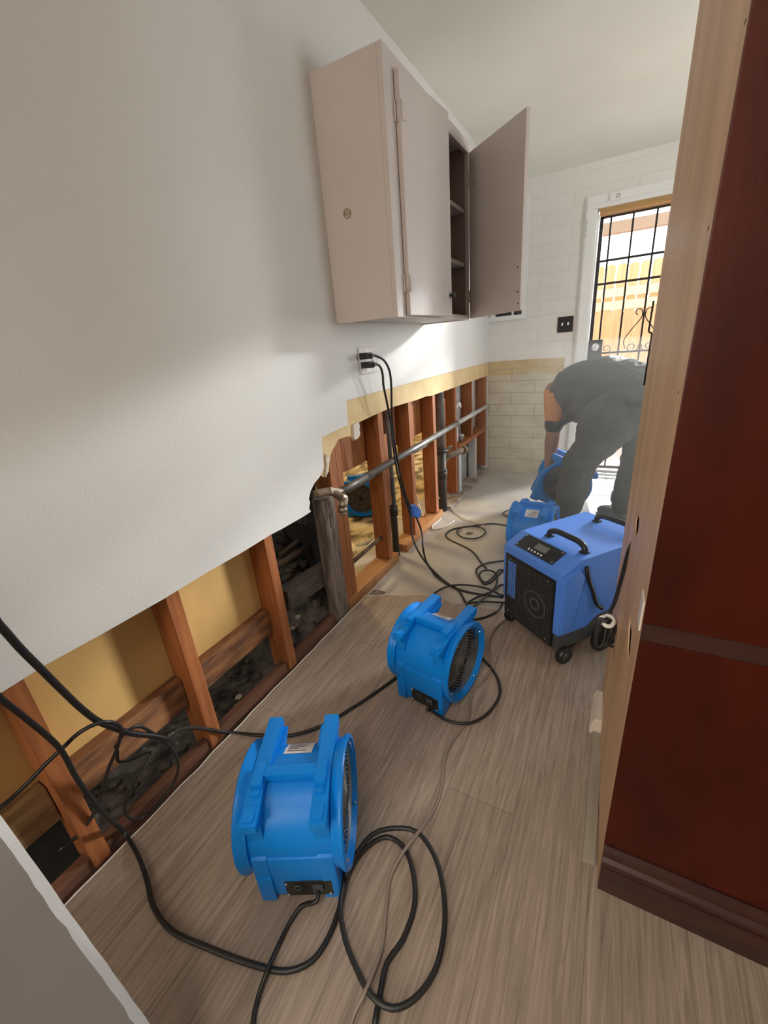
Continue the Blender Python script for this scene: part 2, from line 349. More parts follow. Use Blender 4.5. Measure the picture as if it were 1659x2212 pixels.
# back wall with door and window openings
DX0, DX1, DZ1 = 0.785, 1.585, 1.985
WX0, WX1, WZ0, WZ1 = 0.045, wy(1133, 530).x, 1.345, 2.10
KX0, KX1, KZ0, KZ1 = 1.75, 2.65, 1.05, 1.97          # kitchen window, hidden behind the tall cabinet
bm = NB()
for lo, hi in [((-0.3, ZS), (WX0, ZC)), ((WX0, ZS), (WX1, WZ0)), ((WX0, WZ1), (WX1, ZC)), ((WX1, ZS), (DX0, ZC)), ((DX0, DZ1), (DX1, ZC)), ((DX1, ZS), (KX0, ZC)), ((KX0, ZS), (KX1, KZ0)), ((KX0, KZ1), (KX1, ZC)), ((KX1, ZS), (3.0, ZC))]:
    box(bm, (lo[0], D, lo[1]), (hi[0], D + 0.12, hi[1]))
wb = struct('wall_back', bm, M['block'])
pz = wy(1220, 772)[2]
bm = NB(); prism(bm, [(0.0, ZS), (0.632, ZS), (0.632, pz), (0.30, pz + 0.003), (0.0, pz)], D - 0.003, D + 0.001, 1)
struct('unpainted_patch', bm, M['rawblock'], wb, 'unpainted tan block low on the wall')
M['yblock'] = brick_mat('yellow_unpainted_block', (0.64, 0.50, 0.25), (0.68, 0.53, 0.28), (0.60, 0.48, 0.27), (0, 2), 0.41, 0.1015, 0.005, 0.8, bump=0.6, smooth=0.5, grain=dict(stretch=(2, 3, 1), scale=2.5, dark=(0.72, 0.70, 0.66), light=(1, 1, 1)))
bm = NB(); prism(bm, [(0.0, pz - 0.115), (0.25, pz - 0.12), (0.40, pz - 0.10), (0.52, pz - 0.125), (0.632, pz - 0.12), (0.632, pz), (0.30, pz + 0.003), (0.0, pz)], D - 0.0045, D - 0.003, 1)
struct('yellow_band', bm, M['yblock'], wb, 'yellow band along the top of the unpainted patch')
# right wall, rear wall of the front room (out of view), ceiling
bm = NB(); box(bm, (2.95, -2.62, ZS), (3.05, D + 0.1, ZC)); struct('wall_right', bm, M['wall'])
bm = NB(); box(bm, (-0.3, -2.72, ZS), (3.05, -2.62, ZC)); struct('wall_front', bm, M['wall'])
bm = NB()
prism(bm, [(-2.72, ZC), (3.45, ZC), (3.55, ZC - 0.012), (3.65, ZC - 0.045), (D + 0.12, 2.225), (D + 0.12, 2.6), (-2.72, 2.6)], -0.3, 3.05, 0)
struct('ceiling', bm, M['ceil'])

# door opening: casing, header, threshold, iron security door
bm = NB()
CW = 0.082
def casing(bm_, y0, y1, i, o_, bev=0.0):
    """casing boards that meet without overlapping; i, o_: inner and outer offsets from the opening"""
    box(bm_, (DX0 - o_, y0, ZS), (DX0 - i, y1, DZ1 + i), bev=bev); box(bm_, (DX1 + i, y0, ZS), (DX1 + o_, y1, DZ1 + i), bev=bev); box(bm_, (DX0 - o_, y0, DZ1 + i + 0.0004), (DX1 + o_, y1, DZ1 + o_), bev=bev)
casing(bm, D - 0.022, D - 0.0005, 0.0, CW, 0.003); casing(bm, D - 0.030, D - 0.0225, 0.030, CW - 0.012)
box(bm, (DX0 + 0.0005, D, ZS), (DX0 + 0.012, D + 0.12, DZ1 - 0.036)); box(bm, (DX1 - 0.012, D, ZS), (DX1 - 0.0005, D + 0.12, DZ1 - 0.036))
d1 = struct('door_1', bm, M['trim'])
bm = NB(); box(bm, (DX0 + 0.012, D + 0.0, DZ1 - 0.035), (DX1 - 0.012, D + 0.10, DZ1)); struct('header', bm, M['header'], d1, 'bare orange wood header')
bm = NB(); box(bm, (DX0 + 0.0, D - 0.05, ZS), (DX1, D + 0.11, ZS + 0.012)); box(bm, (DX0, D - 0.0, ZS), (DX1, D + 0.02, ZS + 0.03), bev=0.003); box(bm, (DX0, D + 0.05, ZS), (DX1, D + 0.07, ZS + 0.04), bev=0.003)
struct('threshold', bm, M['alu'], d1)
# door alarm sensor on head casing
sc = wy(1331, 424, D - 0.03)
bm = NB(); box(bm, (sc.x - 0.035, D - 0.048, sc.z - 0.022), (sc.x + 0.035, D - 0.031, sc.z + 0.02), bev=0.003)
t = tag(obj('door_sensor', bm, M['pvc'], center=True), 'small white alarm sensor with a square mark on the door head trim', 'sensor')
bm = NB()
for lo, hi in [((-0.012, 0.010), (0.012, 0.013)), ((-0.012, 0.028), (0.012, 0.031)), ((-0.012, 0.010), (-0.009, 0.031)), ((0.009, 0.010), (0.012, 0.031))]:
    box(bm, (lo[0] + 0.012, -0.0095, lo[1]), (hi[0] + 0.012, -0.0085, hi[1]))
obj('square_mark', bm, M['ink'], t)
# safety chain on the casing
t = thing('door_chain', 'small metal door chain hanging on the left door casing', 'chain', wy(1268, 470, D - 0.03))
bm = NB(); box(bm, (-0.009, 0.0, -0.012), (0.009, 0.006, 0.03), bev=0.002); obj('chain_plate', bm, M['steel'], t)
bm = NB()
for i in range(8):
    zc = -0.018 - i * 0.013
    tube(bm, [(0.005 * math.cos(a) * (1 if i % 2 else 0.35), -0.002 + 0.004 * math.cos(a) * (0 if i % 2 else 1), zc + 0.009 * math.sin(a)) for a in [k * PI / 4 for k in range(8)]], 0.0016, n=5, closed=True, step=0.01)
obj('chain_links', bm, M['steel'], t)

# security screen door
YB = D + 0.085
t = thing('security_door', 'black iron security door with bars and scrolls in the back doorway', 'door', (0, 0, 0))
bm = NB(); bx0, bx1, bz0, bz1 = DX0 + 0.014, DX1 - 0.014, 0.035, DZ1 - 0.04
for a, b in [((bx0, bz0), (bx0 + 0.024, bz1)), ((bx1 - 0.024, bz0), (bx1, bz1)), ((bx0, bz0), (bx1, bz0 + 0.025)), ((bx0, bz1 - 0.012), (bx1, bz1))]:
    box(bm, (a[0], YB - 0.012, a[1]), (b[0], YB + 0.012, b[1]))
obj('door_frame', bm, M['iron'], t)
bars_x = [wy(u, v, YB).x for u, v in ((1318, 500), (1365, 500), (1415, 500))]
stepx = (bars_x[2] - bars_x[0]) / 2
bars_x += [bars_x[2] + stepx, bars_x[2] + 2 * stepx]
for x in bars_x:
    bm = NB(); box(bm, (x - 0.0065, YB - 0.0065, bz0), (x + 0.0065, YB + 0.0065, bz1)); obj('bar', bm, M['iron'], t)
for zz in (wy(1330, 560, YB).z, wy(1330, 610, YB).z, wy(1340, 760, YB).z, 0.45):
    bm = NB(); box(bm, (bx0, YB - 0.008, zz - 0.0075), (bx1, YB + 0.008, zz + 0.0075)); obj('rail', bm, M['iron'], t)
def spiral(cx, cz, r, turns, a0, sgn=1, n=22):
    return [(cx + sgn * r * (1 - 0.75 * i / n) * math.cos(a0 + turns * 2 * PI * i / n), YB, cz + r * (1 - 0.75 * i / n) * math.sin(a0 + turns * 2 * PI * i / n)) for i in range(n + 1)]
SC = wy(1388, 742, YB)
for cxx in (bars_x[2], bars_x[0] + 0.0):
    for sg in (-1, 1):
        if cxx == bars_x[0] and sg == -1: continue
        bm = NB()
        lower = spiral(cxx + sg * 0.055, SC.z - 0.02, 0.045, 1.3, PI * 0.9, sg)
        tube(bm, lower, 0.0038, n=5)
        if cxx == bars_x[2]:
            tube(bm, [(cxx + sg * 0.10, YB, SC.z - 0.03), (cxx + sg * 0.115, YB, SC.z + 0.03), (cxx + sg * 0.07, YB, SC.z + 0.11), (cxx + sg * 0.01, YB, SC.z + 0.20), (cxx + sg * 0.02, YB, SC.z + 0.245), (cxx + sg * 0.045, YB, SC.z + 0.25), (cxx + sg * 0.055, YB, SC.z + 0.225), (cxx + sg * 0.04, YB, SC.z + 0.21)], 0.0038, n=5)
        obj('scroll', bm, M['iron'], t)
lc = wy(1281, 750, YB)
bm = NB(); box(bm, (bx0 + 0.0, YB - 0.022, lc.z - 0.16), (bx0 + 0.10, YB + 0.014, lc.z + 0.055)); lp = obj('lock_plate', bm, M['iron'], t)
bm = NB(); lathe(bm, [(0, 0.0), (-0.004, 0.030), (-0.010, 0.029), (-0.012, 0.022), (-0.018, 0.020), (-0.018, 0.0005)], axis=1, n=28, closed=False, center=(bx0 + 0.05, YB - 0.022, lc.z)); obj('lock_cylinder', bm, M['steel'], lp)

# window beside the door (mostly behind the open cupboard door)
bm = NB(); T_ = 0.035
box(bm, (WX0 - T_, D - 0.02, WZ0 - T_), (WX0, D, WZ1 + T_), bev=0.003); box(bm, (WX1, D - 0.02, WZ0 - T_ + 0.0005), (WX1 + T_, D - 0.0005, WZ1 + 0.06), bev=0.003)
box(bm, (WX0, D - 0.02, WZ1), (WX1, D, WZ1 + T_), bev=0.003); box(bm, (0.001, D - 0.03, WZ0 - T_), (WX1 + T_ + 0.001, D, WZ0), bev=0.003)
box(bm, (WX1 - 0.085, D - 0.004, WZ0), (WX1 - 0.07, D + 0.03, WZ1))
w1 = struct('window_1', bm, M['trim'])
bm = NB(); box(bm, (WX0, D + 0.05, WZ0), (WX1, D + 0.06, WZ1)); struct('pane', bm, M['dark'], w1, 'dark window pane')

bm = NB(); box(bm, (KX0, D + 0.02, KZ0), (KX0 + 0.04, D + 0.08, KZ1)); box(bm, (KX1 - 0.04, D + 0.02, KZ0), (KX1, D + 0.08, KZ1)); box(bm, (KX0 + 0.0401, D + 0.02, KZ1 - 0.04), (KX1 - 0.0401, D + 0.08, KZ1)); box(bm, (KX0 + 0.0401, D + 0.02, KZ0), (KX1 - 0.0401, D + 0.08, KZ0 + 0.04)); box(bm, (KX0 + 0.0401, D + 0.025, 1.715), (KX1 - 0.0401, D + 0.075, 1.81))
struct('window_2', bm, M['trim'])

# foreground: cut sheet of grey wallboard at the end of the near partition
P1 = wy(0, 1755, 0.07); P2 = wy(328, 2212, 0.07)
eb = P2 + (P2 - P1) * (0.002 - P2.z) / (P2.z - P1.z); et = P1 + (P1 - P2) * (1.10 - P1.z) / (P1.z - P2.z)
sdir = Vector((-0.04, -1.0, 0.0)).normalized()
nrm = (et - eb).cross(sdir).normalized()
if nrm.x < 0: nrm = -nrm
t = thing('wallboard_sheet', 'grey wallboard sheet leaning at lower left, with bright white broken edge', 'wallboard', (0, 0, 0))
NK = 60
bm = NB(); F_ = []
for k in range(NK + 1):
    c = eb.lerp(et, k / NK); F_.append([c + sdir * (0.0135 + random.uniform(-0.0015, 0.0015)), c + sdir * 0.55, c + sdir * 0.55 - nrm * 0.021, c - nrm * 0.021 + sdir * random.uniform(0, 0.001)])
def strip(bm_, i, j):
    A_ = [bm_.verts.new(f[i]) for f in F_]; B_ = [bm_.verts.new(f[j]) for f in F_]
    for k in range(NK): bm_.faces.new((A_[k], B_[k], B_[k + 1], A_[k + 1]))
strip(bm, 0, 1); strip(bm, 1, 2); strip(bm, 2, 3); bmesh.ops.recalc_face_normals(bm, faces=bm.faces); obj('paper_face', bm, M['greydry'], t)
bm = NB(); strip(bm, 3, 0); obj('gypsum_edge', bm, M['gyp'], t)['label'] = 'bright white broken gypsum edge'

# ================================================================== OUTSIDE
bm = NB(); box(bm, (-6, D + 0.12, -0.35), (9, 14, -0.10)); struct('ground', bm, M['patio'], label='pink patio paving')
FY = 6.6
def dogear(x0, wd, z0, z1, y, th=0.018):
    b_ = NB(); c_ = 0.035
    prism(b_, [(x0, z0), (x0 + wd, z0), (x0 + wd, z1 - c_), (x0 + wd - c_, z1), (x0 + c_, z1), (x0, z1 - c_)], y, y + th, 1); return b_
zt1 = wy(1330, 572, FY + 1.3).z; zt2 = wy(1330, 668, FY).z
for nm, y, zt, lab, n0 in (('rear', FY + 1.3, zt1, 'tall orange dog-ear fence farther back beyond the doorway', 0), ('near', FY, zt2, 'nearer lower orange dog-ear fence beyond the doorway', 1)):
    t = thing('wooden_fence', lab, 'fence', (0, y, -0.10))
    xs = -0.2
    while xs < 2.6:
        b_ = dogear(xs, 0.135, 0.0, zt + 0.10 + random.uniform(-0.012, 0.012), 0.0); obj('picket', b_, M['fence'] if n0 == 0 else M['fencen'], t); xs += 0.15
    for zz in ((wy(1330, 632, y).z + 0.10, wy(1330, 660, y).z + 0.10) if n0 == 0 else (0.25, 0.75)):
        b_ = NB(); box(b_, (-0.2, -0.045 if n0 == 0 else 0.02, zz - 0.06), (2.6, 0.0 if n0 == 0 else 0.06, zz + 0.06)); obj('fence_rail', b_, M['fencep'], t)
yb_ = 5.6; zb0, zb1 = wy(1350, 500, yb_).z, wy(1350, 474, yb_).z
bm = NB(); box(bm, (-0.27, yb_, zb0), (4.5, yb_ + 0.09, zb1))
for x_ in (-0.26, 4.4): box(bm, (x_, yb_ + 0.005, -0.10), (x_ + 0.09, yb_ + 0.085, zb0 - 0.0005))
single('pergola', bm, M['beam'], 'brown patio beam crossing the bright sky above the fences', 'pergola')

# ================================================================== ROOM BEHIND THE STUD WALL
bm = NB(); box(bm, (-4.0, 1.2, -0.14), (-0.30, 5.6, -0.03)); o = struct('floor_next_room', bm, M['swirl']); o['label'] = 'adhesive stained slab of the room behind the studs'
bm = NB(); box(bm, (-4.1, 1.2, -0.03), (-4.0, 5.6, 2.45)); struct('wall_next_room', bm, M['yellowwall'], label='yellow wall of the room behind')
bm = NB(); box(bm, (-4.1, 5.5, -0.03), (-0.3, 5.6, 2.45)); struct('wall_next_room_end', bm, M['yellowwall'])
bm = NB(); box(bm, (-4.1, 1.1, -0.03), (-0.45, 1.2, 2.45)); struct('wall_next_room_near', bm, M['yellowwall'])
bm = NB(); box(bm, (-4.1, 1.1, 2.45), (-0.3, 5.6, 2.5)); struct('ceiling_next_room', bm, M['yellowwall'])
l = bpy.data.lights.new('next_room_lamp', 'AREA'); l.size = 0.5; l.energy = 42; l.color = (1.0, 0.80, 0.42)
lo_ = bpy.data.objects.new('next_room_lamp', l); COL.objects.link(lo_); lo_.location = (-1.9, 2.8, 2.40)
bm = NB(); box(bm, (-0.118, 1.425, 0.62), (-0.106, 3.04, ZC)); struct('wall_next_room_board', bm, M['stud'], label='brown back of the far side board')
bm = NB(); box(bm, (-0.118, 3.105, ZS), (-0.106, D, ZC)); struct('wall_next_room_panel', bm, M['mottled'], label='grey mottled backing between the last studs')
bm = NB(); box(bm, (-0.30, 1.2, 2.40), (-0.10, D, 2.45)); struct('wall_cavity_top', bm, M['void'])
bm = NB(); prism(bm, [(-2.6, 0.262), (-0.6, 0.262), (0.0, 0.258), (0.55, 0.262), (1.0, 0.258), (1.005, 0.262), (1.005, 1.3), (-2.6, 1.3)], -0.114, -0.104, 0)
struct('wall_far_board', bm, M['board'], label='yellow back of the far side wallboard')
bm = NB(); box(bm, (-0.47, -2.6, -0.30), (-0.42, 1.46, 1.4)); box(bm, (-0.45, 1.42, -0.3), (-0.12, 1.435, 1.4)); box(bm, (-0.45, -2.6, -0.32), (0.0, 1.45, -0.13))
struct('wall_void_back', bm, M['void'], label='dark panels giving the shade of the void behind the studs')

# studs
GS = 'wall studs along the opened wall'
def stud(y0, y1, z0, z1, label, material=None, x0=-0.104, x1=-0.0146):
    b_ = NB(); box(b_, (x0, y0, z0), (x1, y1, z1), bev=0.003); return single('wall_stud', b_, material or M['stud'], label, 'stud', GS)
PT = 0.036
stud(0.196, 0.236, ZS, 1.6, 'leftmost exposed orange-brown stud behind the loose black cords', M['stud'])
stud(0.577, 0.620, ZS, 1.6, 'second exposed stud from the left, with orange lit face')
stud(0.975, 1.016, ZS, 1.6, 'stud with torn white paper at its top beside the rubble gap')
stud(1.418, 1.472, PT, 1.6, 'left half of the doubled brown stud beside the brass pipe fitting')
stud(1.474, 1.515, PT, 1.6, 'right half of the doubled brown stud left of the see-through gap')
se = stud(1.876, 1.922, PT, 2.39, 'wide brown stud right of the see-through gap, crossed by the pipe')
stud(2.246, 2.292, 0.03, 2.39, 'brown stud behind the two hanging cords and blue tape')
stud(2.622, 2.668, PT, 2.39, 'brown stud just left of the black drain stack')
stud(3.060, 3.100, PT, 2.39, 'brown stud just right of the black drain stack')
stud(3.470, 3.508, 0.42, 2.39, 'thin stud standing on the pale crosspiece near the back wall')
stud(3.892, 3.932, PT, 2.39, 'last stud against the tan block wall')
bm = NB(); prism(bm, [(1.90, 0.348), (1.962, 0.37), (1.955, 0.75), (1.90, 0.755)], -0.0885, -0.001, 0)
bm.free(); bm = NB(); box(bm, (-0.10, 1.9225, 0.35), (-0.0146, 1.958, 0.752), bev=0.003)
single('nailed_block', bm, M['stud'], 'short brown block nailed to the side of the wide stud', 'block')
bm = NB(); box(bm, (-0.09, 2.93, 0.36), (-0.055, 2.965, 0.80)); single('wood_offcut', bm, M['stud'], 'short wood offcut standing behind the drain stack', 'wood')

# bottom plates and blocking
def plate(y0, y1, z1, mt, label, x0=-0.106, x1=-0.004, z0=ZS):
    b_ = NB(); box(b_, (x0, y0, z0), (x1, y1, z1), bev=0.003); return single('bottom_plate', b_, mt, label, 'plate', 'bottom plates of the opened wall')
plate(-2.5, 1.415, 0.018, M['plate'], 'long red-brown bottom plate along the laminate edge', x0=-0.055, x1=-0.022, z0=-0.13)
plate(1.4175, 1.9755, PT - 0.001, M['plateo'], 'orange bottom plate under the see-through gap')
plate(2.09, 2.72, 0.03, M['plateo'], 'bottom plate under the two studs behind the blue tape')
plate(2.86, D - 0.002, 0.0, M['platew'], 'dusty white bottom plate near the back wall', x1=0.015)
def blocking(y0, y1, z0, z1, mt, label, x0=-0.104, x1=-0.066):
    b_ = NB(); box(b_, (x0, y0, z0), (x1, y1, z1), bev=0.004); return single('blocking', b_, mt, label, 'blocking', 'horizontal blocking between the studs')
blocking(-0.3, 0.194, 0.15, 0.262, M['paleblock'], 'pale horizontal block left of the leftmost stud')
blocking(0.238, 0.575, 0.158, 0.262, M['studh'], 'rusty horizontal block between the first two studs')
blocking(0.622, 0.973, 0.158, 0.262, M['studh'], 'rusty horizontal block between second and third studs')
blocking(3.102, 3.89, 0.385, 0.42, M['stud'], 'horizontal crosspiece beside the white plastic pipes', x0=-0.104, x1=-0.0)
for i, (y, lab) in enumerate(((3.18, 'short pale grey stud under the crosspiece, left one'), (3.62, 'short pale grey stud under the crosspiece, right one'))):
    b_ = NB(); box(b_, (-0.09, y, 0.0), (-0.03, y + 0.06, 0.384)); single('short_stud', b_, M['pipel'], lab, 'stud')
# dirty post with brass stub
t = thing('dirty_post', 'dirty grey board post holding a pipe stub with brass fitting', 'post', (0, 0, 0))
bm = NB(); box(bm, (-0.060, 1.322, ZS), (-0.002, 1.408, 0.60), bev=0.006); obj('board', bm, M['dirtywood'], t)
bm = NB(); box(bm, (-0.003, 1.352, 0.46), (-0.001, 1.359, 0.53)); obj('slot', bm, M['void'], t)
a = wx(678, 1068, 0.0); b_ = wx(715, 1062, 0.02); c_ = wx(738, 1075, 0.045); d_ = wx(741, 1105, 0.05)
t = thing('brass_fitting', 'brass elbow fitting on a rusty pipe stub beside the doubled stud', 'pipe fitting', (0, 0, 0))
bm = NB(); tube(bm, [a, b_, c_], 0.017, n=12); obj('pipe_stub', bm, M['rust'], t)
bm = NB(); tube(bm, [c_ + Vector((0, -0.012, 0.003)), c_ + Vector((0.004, 0.012, -0.006)), d_ + Vector((0, 0, 0.02))], 0.019, n=12); cyl(bm, d_ + Vector((0, 0, 0.022)), d_, 0.021, n=6); cyl(bm, d_, d_ - Vector((0, 0, 0.014)), 0.014, n=12)
obj('elbow', bm, M['brass'], t)
bm = NB(); q = wx(722, 1063, 0.03)
v = [bm.verts.new(q + Vector(o_)) for o_ in ((0, -0.025, 0.03), (0.01, 0.04, 0.0), (0.012, 0.05, -0.012), (0.008, 0.0, -0.006), (0.0, -0.02, 0.0))]; bm.faces.new(v)
r_ = bmesh.ops.extrude_face_region(bm, geom=bm.faces[:]); bmesh.ops.translate(bm, vec=(0.004, 0, 0.001), verts=[e for e in r_['geom'] if isinstance(e, bmesh.types.BMVert)])
single('torn_plaster', bm, M['torn'], 'torn white plaster scrap stuck on the pipe stub', 'plaster')

# rubble in the gap
for i in range(150):
    y = random.uniform(0.25, 1.40); x = random.uniform(-0.40, -0.065); s = random.uniform(0.006, 0.020)
    big = y > 1.03
    if big: s *= 1.5
    hgt = -0.06 if y < 1.03 else 0.02 + 0.42 * max(0, (-x - 0.10) / 0.3) * min(1, (y - 1.0) / 0.25)
    b_ = NB(); bmesh.ops.create_icosphere(b_, subdivisions=1, radius=s)
    for v in b_.verts: v.co = Vector((v.co.x * random.uniform(.7, 1.4), v.co.y * random.uniform(.7, 1.8), v.co.z * random.uniform(.4, .9)))
    bmesh.ops.translate(b_, vec=(x, y, hgt + s * 0.5), verts=b_.verts)
    if i == 0: rub = b_
    else:
        me_ = bpy.data.meshes.new('tmp'); b_.to_mesh(me_); b_.free(); rub.from_mesh(me_); bpy.data.meshes.remove(me_)
# a mound under the chunks
gx, gy = 14, 30; V_ = []
for i in range(gx + 1):
    for j in range(gy + 1):
        x = -0.42 + 0.36 * i / gx; y = 0.24 + 1.17 * j / gy
        h_ = -0.075 + 0.03 * random.random()
        if y > 1.02: h_ += min(1, (y - 1.0) / 0.2) * (0.07 + 0.42 * max(0, (-x - 0.09) / 0.3))
        V_.append(rub.verts.new((x, y, h_)))
for i in range(gx):
    for j in range(gy):
        a = i * (gy + 1) + j; rub.faces.new((V_[a], V_[a + gy + 1], V_[a + gy + 2], V_[a + 1]))
tag(obj('rubble', rub, M['rubble'], center=True), 'dark rubble and dirt heaped between the studs', 'rubble', kind='stuff')
for i, (y, x, z, s) in enumerate([(0.70, -0.075, -0.035, 0.016), (0.76, -0.08, -0.03, 0.02), (0.83, -0.09, -0.035, 0.013), (0.79, -0.12, -0.03, 0.012), (1.15, -0.10, 0.10, 0.014), (1.25, -0.12, 0.17, 0.010), (1.10, -0.09, 0.08, 0.010)]):
    b_ = NB(); bmesh.ops.create_icosphere(b_, subdivisions=1, radius=s)
    for v in b_.verts: v.co = Vector((v.co.x * random.uniform(.8, 1.5), v.co.y * random.uniform(.8, 1.7), v.co.z * random.uniform(.3, .6)))
    bmesh.ops.translate(b_, vec=(x, y, z), verts=b_.verts)
    single('debris_chip', b_, M['debris'], 'pale chip of debris lying on the dark rubble between the studs', 'debris', 'pale chips on the rubble')
qa, qb = wx(612, 1296, -0.09), wx(722, 1222, -0.09); dq = qb - qa
bm = NB(); box(bm, (-0.03, 0.0, -0.045), (0.03, dq.length, 0.045), bev=0.006)
for v in bm.verts: v.co += Vector((random.uniform(-1, 1), random.uniform(-1, 1), random.uniform(-1, 1))) * 0.004
bmesh.ops.rotate(bm, cent=(0, 0, 0), matrix=Matrix.Rotation(math.atan2(dq.z, dq.y), 3, 'X'), verts=bm.verts); bmesh.ops.translate(bm, vec=qa, verts=bm.verts)
single('broken_beam', bm, M['oldbeam'], 'broken dirty grey timber lying across the rubble gap', 'timber')
def pipe(name, pts, r, mt, label, cat='pipe', sm=True, n=14, group=None):
    b_ = NB(); tube(b_, pts, r, n=n, smooth=sm); return single(name, b_, mt, label, cat, group)
pipe('drain_pipe', [wx(598, 1222, -0.20), wx(672, 1176, -0.20)], 0.014, M['rust'], 'lower of two dusty pipes in the dark rubble gap', sm=False)
pipe('drain_pipe', [wx(604, 1200, -0.26), wx(668, 1150, -0.26)], 0.012, M['rust'], 'upper of two dusty pipes in the dark rubble gap', sm=False)
pipe('drain_elbow', [wx(640, 1118, -0.22), wx(668, 1128, -0.20), wx(676, 1150, -0.19), wx(682, 1175, -0.19)], 0.024, M['dirtywood'], 'dusty drain elbow at the right end of the rubble gap')

# pipes across and up the studs
bm = NB()
cyl(bm, (-0.005, 1.44, 0.592), (-0.003, 1.70, 0.594), 0.017); cyl(bm, (-0.003, 1.69, 0.594), (-0.001, 3.07, 0.60), 0.019)
t = tag(obj('horizontal_pipe', bm, M['pipe'], center=True), 'long grey pipe running level across the open studs', 'pipe')
bm = NB(); cyl(bm, (-0.001, 3.07, 0.60), (0.0, 3.90, 0.604), 0.017); cyl(bm, (-0.001, 3.44, 0.60), (0.0, 3.50, 0.604), 0.022)
bmesh.ops.translate(bm, vec=-t.location, verts=bm.verts); obj('far_section', bm, M['pipel'], t)['label'] = 'light grey far section'
pipe('copper_pipe', [(-0.06, 1.517, 0.545), (-0.06, 1.875, 0.545)], 0.013, M['rust'], 'short brown pipe in the see-through gap just below the level pipe', sm=False)
pipe('copper_pipe', [(-0.06, 1.517, 0.17), (-0.06, 1.875, 0.17)], 0.012, M['rust'], 'short brown pipe low in the see-through gap', sm=False)
pipe('copper_pipe', [(-0.06, 2.294, 0.545), (-0.06, 2.62, 0.545)], 0.013, M['rust'], 'short brown pipe between the studs behind the cords', sm=False)
t = thing('vent_pipe', 'grey over black upright pipe right of the wide stud', 'pipe', (-0.05, 2.03, ZS))
bm = NB(); cyl(bm, (0, 0, 0.50), (0, 0, 2.38), 0.020); obj('upper_pipe', bm, M['pipe'], t)
bm = NB(); cyl(bm, (0, 0, 0.0), (0, 0, 0.50), 0.021); cyl(bm, (0, 0, 0.27), (0, 0, 0.33), 0.028); cyl(bm, (0, 0, 0.40), (0, 0, 0.405), 0.024); obj('lower_pipe', bm, M['cast'], t)
t = thing('drain_stack', 'tall black cast iron drain stack with side outlet near the far studs', 'pipe', (-0.045, 2.82, ZS))
bm = NB(); cyl(bm, (0, 0, 0.47), (0, 0, 2.38), 0.034, n=24); obj('upper_pipe', bm, M['pipe'], t)
bm = NB(); cyl(bm, (0, 0, 0), (0, 0, 0.47), 0.036, n=24); cyl(bm, (0, 0, 0.26), (0, 0, 0.325), 0.043, n=24); cyl(bm, (0, 0, 0.315), (0, 0, 0.33), 0.046, n=24); cyl(bm, (0, 0, 0.455), (0, 0, 0.48), 0.044, n=24); obj('lower_pipe', bm, M['cast'], t)
bm = NB(); tube(bm, [(0, 0, 0.36), (0.03, 0.04, 0.41), (0.06, 0.09, 0.42), (0.10, 0.22, 0.425)], 0.025, n=16); cyl(bm, (0.095, 0.205, 0.425), (0.105, 0.235, 0.4255), 0.032, n=16); o = obj('side_outlet', bm, M['rust'], t); o['label'] = 'rusty side outlet'
bm = NB(); cyl(bm, (0.1045, 0.2335, 0.4255), (0.1055, 0.2365, 0.4255), 0.021, n=16); obj('outlet_mouth', bm, M['void'], o)
bm = NB(); tube(bm, [(0.02, 0.05, 0.46), (0.05, 0.07, 0.485), (0.045, 0.10, 0.47), (0.03, 0.08, 0.45)], 0.006, n=6, closed=True); obj('clamp', bm, M['wire'], t)
pipe('white_pipe', [(-0.05, 3.19, 0.43), (-0.05, 3.17, 0.60), (-0.045, 3.16, 0.70), (-0.03, 3.20, 0.73), (-0.03, 3.22, 0.70)], 0.013, M['pvc'], 'white plastic pipe with hooked top above the crosspiece')
pipe('white_pipe', [(-0.06, 3.62, 0.43), (-0.06, 3.66, 1.2)], 0.012, M['pvc'], 'thin white upright pipe in the last stud bay', sm=False)
t = thing('shutoff_valve', 'small shutoff valve with white handle on the crosspiece', 'valve', (-0.03, 3.24, 0.42))
bm = NB(); cyl(bm, (0, 0, 0), (0, 0, 0.03), 0.012); cyl(bm, (0, -0.03, 0.03), (0, 0.05, 0.03), 0.012); obj('valve_body', bm, M['wire'], t)
bm = NB(); cyl(bm, (0, 0.02, 0.042), (0, 0.02, 0.055), 0.018, n=10); obj('handle', bm, M['pvc'], t)

# ================================================================== UPPER CABINET
CX, CY0, CY1, CZ0, CZ1 = 0.280, 1.578, 2.50, 1.285, 2.074
t = thing('wall_cabinet', 'beige painted wall cabinet with one door swung open', 'cabinet', (0, 0, 0))
T_ = 0.018
XF = CX - 0.0185
bm = NB(); box(bm, (0.0005, CY0, CZ0), (XF, CY0 + T_, CZ1)); box(bm, (0.0005, CY1 - T_, CZ0), (XF, CY1, CZ1)); box(bm, (0.0005, CY0 + T_ + 0.0002, CZ1 - T_), (XF, CY1 - T_ - 0.0002, CZ1)); box(bm, (0.0005, CY0 + T_ + 0.0002, CZ0 + 0.006), (XF, CY1 - T_ - 0.0002, CZ0 + T_))
box(bm, (0.0005, CY0 + T_ + 0.0002, CZ0 + T_), (0.006, CY1 - T_ - 0.0002, CZ1 - T_)); box(bm, (0.0062, 2.10, CZ0 + T_ + 0.0002), (XF, 2.112, CZ1 - T_ - 0.0002))
body = obj('cabinet_body', bm, M['cab'], t)
bm = NB()
